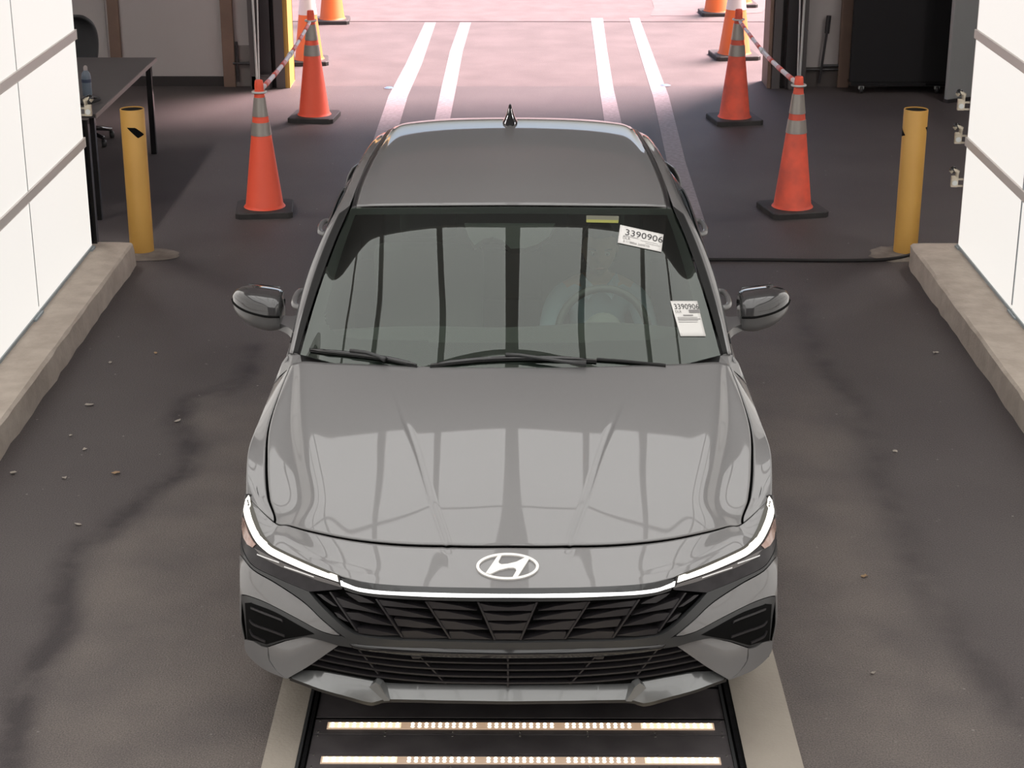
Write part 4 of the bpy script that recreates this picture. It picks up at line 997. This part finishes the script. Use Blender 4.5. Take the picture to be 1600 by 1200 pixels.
# striped telescopic bars between the cones
barw = mat('bar_white', (.74, .66, .68), .4); barr = mat('bar_red', (.70, .14, .11), .4)
def cone_bar(a, b, lab):
    a, b = Vector(a), Vector(b); r = empty('cone_bar', a); tag(r, lab, 'barrier bar', 'striped bars between cones'); d = b-a
    sag = lambda t: d*t+Vector((0, 0, -.04*math.sin(math.pi*t)))
    MB().tube([sag(t) for t in np.linspace(.02, .55, 10)], .017, 10).build('outer_tube', barw, r, True)
    MB().tube([sag(t) for t in np.linspace(.5, .98, 10)], .014, 10).build('inner_tube', barw, r, True)
    MB().tube([sag(.535), sag(.56)], .021, 10).build('lock_ring', whitem, r)
    for t in (.10, .25, .40, .62, .76, .90): MB().tube([sag(q) for q in (t-.03, t, t+.035)], .0185 if t < .5 else .0155, 10).build('red_stripe', barr, r, True)
    for e in (0, 1):
        c = Vector((0, 0, 0)) if e == 0 else d; n_ = MB(); ring = [c+Vector((.046*math.cos(2*math.pi*k/20), .046*math.sin(2*math.pi*k/20)+(-.045 if e == 0 else .045), 0)) for k in range(21)]; n_.tube(ring, .008, 6, False).build('end_ring', whitem, r, True)
cone_bar((-1.739, 7.225, .84), (-1.725, 10.235, .835), 'red and white striped bar linking the two clean orange cones')
cone_bar((1.925, 7.245, .885), (1.852, 10.155, .86), 'red and white striped bar linking the two grimy cones')
# bollards
yel = mat('bollard_yellow', (.64, .36, .085), .5, noise=(4, .6, (.58, .32, .075)))
def bollard(p, marks, lab):
    r = empty('bollard', p); tag(r, lab, 'bollard')
    smooth_by_angle(MB().lathe([(.076, -.0), (.076, .925), (.074, .928), (.071, .928), (.071, .915)], 40, cap=False).build('post', yel, r), 40)
    MB().lathe([(.0712, .921), (.0, .921)], 24, cap=False).build('pipe_shade_disc', cavity, r)  # black disc stands in for the shade inside the open pipe
    for a0 in (marks,):
        for c in a0:
            V = []; n = 12       # slanted black diamond wrapped on the pipe
            for a in np.linspace(c-.72, c+.72, n+1):
                V += [(.0768*math.sin(a), -.0768*math.cos(a), np.interp(a-c, (-.72, -.05, .72), (.822, .820, .772))), (.0768*math.sin(a), -.0768*math.cos(a), np.interp(a-c, (-.72, .1, .72), (.818, .752, .768)))]
            MB().add(V, [(2*i, 2*i+1, 2*i+3, 2*i+2) for i in range(n)]).build('black_diamond', cavity, r)
    return r
bollard((-2.40, 6.19, 0), (.42, 3.4), 'yellow steel post with a black diamond facing the lane, by the kerb near the desk')
bollard((2.515, 6.2, 0), (1.55, -1.75), 'plain-faced yellow steel post by the kerb of the latch-bracket wall')
def blob(c, rx, ry, m, nm, par, seed):
    q = random.Random(seed); k = 28; V = [(c[0], c[1], .006)]
    V += [(c[0]+rx*(1+q.uniform(-.10, .10))*math.cos(2*math.pi*i/k), c[1]+ry*(1+q.uniform(-.10, .10))*math.sin(2*math.pi*i/k), .003) for i in range(k)]
    mk(nm, V, [(0, 1+i, 1+(i+1) % k) for i in range(k)], m, par)
padm = mat('pad_concrete', (.17, .14, .12), .9, noise=(14, 1, (.23, .20, .17)))
blob((-2.36, 6.10, 0), .22, .15, padm, 'concrete_pad', floor, 3); blob((2.46, 6.13, 0), .19, .19, padm, 'concrete_pad', floor, 5)
# cable across the lane
cabm = mat('cable_black', (.015, .013, .013), .7)
cb = MB().tube([tuple(p) for p in crom([(1.0, 5.97, .012), (1.5, 5.97, .012), (2.0, 5.955, .012), (2.30, 5.97, .012), (2.45, 6.03, .012), (2.62, 6.15, .012), (3.0, 6.3, .012)], np.linspace(0, 6, 40))], .011, 8).build('cable', cabm, None, True)
tag(cb, 'black cable lying across the floor past the plain yellow post', 'cable')
# latch brackets on the wall ends
brass = mat('latch_cream', (.48, .42, .33), .4, .4, noise=(60, .8, (.62, .56, .46)))
def latch(p, s, lab):
    r = empty('latch', p); tag(r, lab, 'latch', 'latch brackets on the wall end')
    m = MB().box((-s*.075-.022, -.02, -.035), (-s*.075+.022, .0, .035), .004); m.box((-s*.05-.028, -.015, -.034), (-s*.05+.028, -.003, -.024)); m.box((-s*.05-.028, -.015, .008), (-s*.05+.028, -.003, .018)); m.build('plate', brass, r)
    MB().lathe([(.016, -.026), (.016, -.02), (.010, -.02)], 14, (-s*.075, 0, -.008), 'y').build('bolt', whitem, r)
    MB().tube([(-s*.075+s*.01, -.01, .03), (-s*.075+s*.016, -.01, .06), (-s*.085, -.01, .075), (-s*.105, -.01, .055)], [.012, .014, .014, .012], 10).build('hook', brass, r, True)
    MB().lathe([(.0, -.02), (.018, -.012), (.022, 0), (.018, .012), (0, .02)], 14, (-s*.088, -.005, .072), 'y', False).build('knob', glossblack, r, True)
X = 2.748
for z, wd_ in ((1.035, 'upper cream latch bracket on the end of the right light wall'), (.83, 'middle cream latch bracket on the end of the right light wall'), (.56, 'lowest cream latch bracket on the end of the right light wall')):
    latch((X+.025, 5.82, z), 1, wd_.replace('right light wall', 'light wall by the plain yellow post'))
latch((-2.612-.035, 5.77, 1.005), -1, 'cream latch bracket on the end of the light wall by the desk')
pf = MB(); pf.box((-2.665, 5.76, 0.15), (-2.63, 5.80, .94)); pf.box((-2.66, 5.83, 0.0), (-2.60, 5.88, .93)); o = pf.build('black_post', glossblack); tag(o, 'black upright behind the light wall end, beside the desk', 'post')
# desk
dtop = mat('desk_top', (.052, .047, .048), .45, noise=(3, .5, (.07, .062, .062))); dedge = mat('desk_edge', (.20, .165, .15), .5)
dk = empty('desk', (-3.17, 8.0, 0)); tag(dk, 'dark topped office desk with pale edge and black legs', 'desk')
MB().box((-.365, -1.09, .715), (.365, 1.06, .74), .003).build('desk_top', dtop, dk)
MB().box((.366, -1.09, .712), (.374, 1.06, .7395)).build('edge_band', dedge, dk)
for x in (-.32, .325):
    for y in (-1.03, .96): MB().box((x-.022, y-.022, 0), (x+.022, y+.022, .712), .004).build('leg', glossblack, dk)
MB().box((-.30, -.99, .66), (-.28, .94, .70)).build('rail', glossblack, dk)
# office chair
oc = empty('office_chair', (-3.52, 9.35, 0), .35); tag(oc, 'black office chair tucked behind the dark desk', 'chair')
b = []
for j, (z, w_, y) in enumerate(((.58, .17, .17), (.66, .21, .185), (.80, .225, .20), (.90, .20, .205), (.955, .13, .205), (.965, .05, .205))):
    b.append([(w_*t, y+.05*(1-t*t)-.02, z) for t in (-1, -.6, 0, .6, 1)])
sh_ = surf(b, lsp(0, 4, 17), lsp(0, 5, 25)); V, F = gmesh(sh_); o = mk('backrest', V, F, mat('chair_black', (.018, .018, .020), .6, bump=(200, .2)), oc, True); solid(o, .03)
MB().box((-.24, -.26, .44), (.24, .20, .51), .03).build('seat', MATS['chair_black'], oc, True)
MB().tube([(0, .17, .40), (0, .24, .50), (0, .22, .66)], .02, 8).build('back_stem', glossblack, oc)
MB().lathe([(.03, .10), (.03, .30), (.022, .30), (.022, .44)], 16).build('gas_lift', glossblack, oc)
m = MB(); 
for k in range(5):
    a = 2*math.pi*k/5+.3; m.tube([(0, 0, .11), (.15*math.cos(a), .15*math.sin(a), .10), (.28*math.cos(a), .28*math.sin(a), .075)], [.026, .02, .016], 8)
m.build('star_base', glossblack, oc, True)
for k in range(5):
    a = 2*math.pi*k/5+.3; MB().lathe([(.0, -.02), (.028, -.018), (.03, 0), (.028, .018), (0, .02)], 14, (.28*math.cos(a), .28*math.sin(a), .031), 'x', False).build('castor', satin, oc, True)
for s in (-1, 1): MB().tube([(s*.25, .0, .47), (s*.28, .0, .55), (s*.28, -.02, .66), (s*.28, -.15, .67)], .016, 8).build('armrest', glossblack, oc, True)
# bottle on the desk
bo = empty('spray_bottle', (-3.0, 7.56, .74)); tag(bo, 'blue-grey plastic bottle with pale cap on the desk', 'bottle')
blu = mat('bottle_blue', (.17, .21, .26), .3)
smooth_by_angle(MB().lathe([(.03, 0), (.033, .006), (.033, .13), (.028, .155), (.015, .172), (.012, .18)], 24, cap=True).build('bottle', blu, bo), 40)
MB().lathe([(.0332, .092), (.0334, .092), (.0334, .115), (.0332, .115)], 24, cap=False).build('label_band', mat('band_blue', (.05, .07, .12), .5), bo)
smooth_by_angle(MB().lathe([(.014, .176), (.014, .198), (.008, .208), (0, .21)], 18, cap=False).build('cap', mat('cap_pale', (.45, .40, .38), .5), bo), 40)
cl = crom([(-2.99,7.30,.755),(-2.93,7.34,.77),(-2.86,7.30,.765),(-2.90,7.22,.76),(-2.97,7.2,.765),(-2.94,7.12,.77),(-2.88,7.16,.765)], np.linspace(0, 6, 36))
tag(MB().tube([tuple(p) for p in cl], .012, 8).build('charger_cord', cabm, None, True), 'black coiled cord lying on the desk by the bottle', 'cord')
# black screen on castors, pale board beside it
bs = empty('black_screen', (3.50, 11.5, 0)); tag(bs, 'tall black rolling screen standing against the far wall', 'screen')
MB().box((-.46, -.03, .085), (.42, .03, 2.4), .006).build('screen_panel', mat('screen_black', (.008, .0075, .009), .8), bs)
MB().box((-.46, -.10, .07), (.42, .10, .10), .006).build('base_bar', glossblack, bs)
for x in (-.36, .33):
    MB().lathe([(.0, -.016), (.032, -.014), (.034, 0), (.032, .014), (0, .016)], 16, (x, -.08, .035), 'x', False).build('castor', satin, bs, True)
    MB().box((x-.024, -.09, .04), (x+.024, -.055, .075)).build('castor_fork', whitem, bs)
pb = empty('white_board', (4.10, 11.15, 0), R(28)); tag(pb, 'pale grey board leaning behind the end of the latch-bracket wall', 'board')
MB().box((-.32, -.02, .03), (.45, .02, 2.4), .006).build('board_panel', mat('board_grey', (.36, .37, .37), .5), pb); MB().box((-.32, -.03, 0), (.45, .03, .03)).build('foot_rail', dgrey, pb)

# ---- under-car light plate in the lane
plate = empty('light_plate', (0, 0, 0)); tag(plate, 'black floor plate with rows of bright lamps under the car', 'floor plate')
beige = mat('beige_border', (.34, .30, .255), .75, noise=(6, .6, (.38, .34, .285)), bump=(90, .2))
acryl = mat('plate_black', (.075, .067, .070), .35, noise=(8, 1, (.11, .10, .103)))
Y0, Y1 = -3.2, 2.4
MB().box((-.81, Y0, 0), (-.70, Y1, .004)).build('border', beige, plate); MB().box((.785, Y0, 0), (.972, Y1, .004)).build('border', beige, plate)
for x in (-.685, .755): 
    MB().box((x-.012, Y0, 0), (x-.002, Y1, .012)).build('edge_channel', satin, plate); MB().box((x+.006, Y0, 0), (x+.018, Y1, .014)).build('edge_channel', glossblack, plate)
MB().box((-.70, Y0, 0), (.785, Y1, .002)).build('plate_base', cavity, plate)
screw = mat('screw_steel', (.5, .48, .45), .25, .9); ledm = mat('plate_led', (1, .9, .75), .4, emit=5.0, ecol=(1, .90, .72)); ledh = mat('led_holder_glow', (.30, .27, .25), .35, emit=.42, ecol=(1, .66, .42))  # holder emission stands in for the warm LED glow between the dots
ledfull = mat('led_bright_strip', (1, .85, .62), .4, emit=.85, ecol=(1, .83, .55))
pit = .2185; bars = [.308-pit*k for k in range(12)]
for yb in bars:
    MB().box((-.662, yb-.170, .002), (.742, yb-.055, .006), .001).build('cover_strip', acryl, plate)
    MB().box((-.662, yb-.05, .002), (.742, yb+.045, .007), .001).build('lamp_strip_cover', acryl, plate)
    s_ = MB()
    for x in np.linspace(-.645, .725, 7):
        for y in (yb-.038, yb+.034, yb+.058-.12): s_.lathe([(.0045, .006), (.004, .009), (.0, .0095)], 8, (x, y, 0), cap=False)
    s_.build('screws', screw, plate)['kind'] = 'stuff'
for k in range(9): MB().box((-.662, .37+k*.22, .002), (.742, .37+k*.22+.20, .006), .001).build('cover_strip', acryl, plate)
for yb in bars:
    lb = MB().box((-.618, yb-.021, .007), (.702, yb+.021, .011), .001).build('lamp_bar', ledh, plate)
    segs = [(-.612, -.366), (-.338, -.104), (-.076, .160), (.188, .424), (.452, .696)]
    for q, (xa, xb) in enumerate(segs):
        d_ = MB(); nn_ = 10
        if q in (0, 4): MB().box((xa, yb-.017, .011), (xb, yb+.017, .0118)).build('diffuser', ledfull, lb)
        for i in range(nn_):
            x = xa+(xb-xa)*(i+.5)/nn_
            for dy in (-.009, .009): d_.lathe([(.0062, .0112), (.0056, .0135), (0, .0145)], 8, (x, yb+dy, 0), cap=False)
        d_.build('lamp_dots', ledm, lb)['kind'] = 'stuff'
# bits of litter on the asphalt
lit = mat('litter_pale', (.34, .30, .26), .8); lito = mat('litter_tan', (.32, .21, .12), .8)
spots = [(181,741,.035,1,'pale curled scrap'), (140,634,.040,0,'flat pale leaf scrap'), (278,659,.030,0,'crumpled pale scrap'), (101,749,.022,0,'tiny white scrap'), (122,821,.022,0,'thin pale chip'), (243,553,.022,1,'small tan scrap'),
         (172,568,.02,0,'grey-white chip'), (111,682,.02,0,'thin white shred'), (132,704,.022,0,'dull grey flake'), (1462,553,.024,0,'oval pale chip'), (1399,707,.022,0,'flat white shred'), (1350,902,.022,1,'tan speck of grit'), (1363,1054,.016,0,'white bead of grit'), (20,741,.03,0,'grey flat patch of paper')]
for k, (u, v, sz, t, nm) in enumerate(spots):
    p = at(u, v, z=.0); q = random.Random(k+11); n_ = 7; V = []; 
    for i in range(n_):
        a = 2*math.pi*i/n_; r_ = sz*q.uniform(.35, .75); V.append((p.x+r_*math.cos(a), p.y+r_*.8*math.sin(a), .004+q.uniform(0, .010)))
    V.append((p.x, p.y, .012)); o = mk('paper_scrap', V, [(i, (i+1) % n_, n_) for i in range(n_)], lito if t else lit); solid(o, .002)
    tag(o, nm+(' on the asphalt by the kerb near the desk' if u < 800 else ' on the asphalt by the kerb of the latch wall'), 'scrap', 'scraps on the floor')
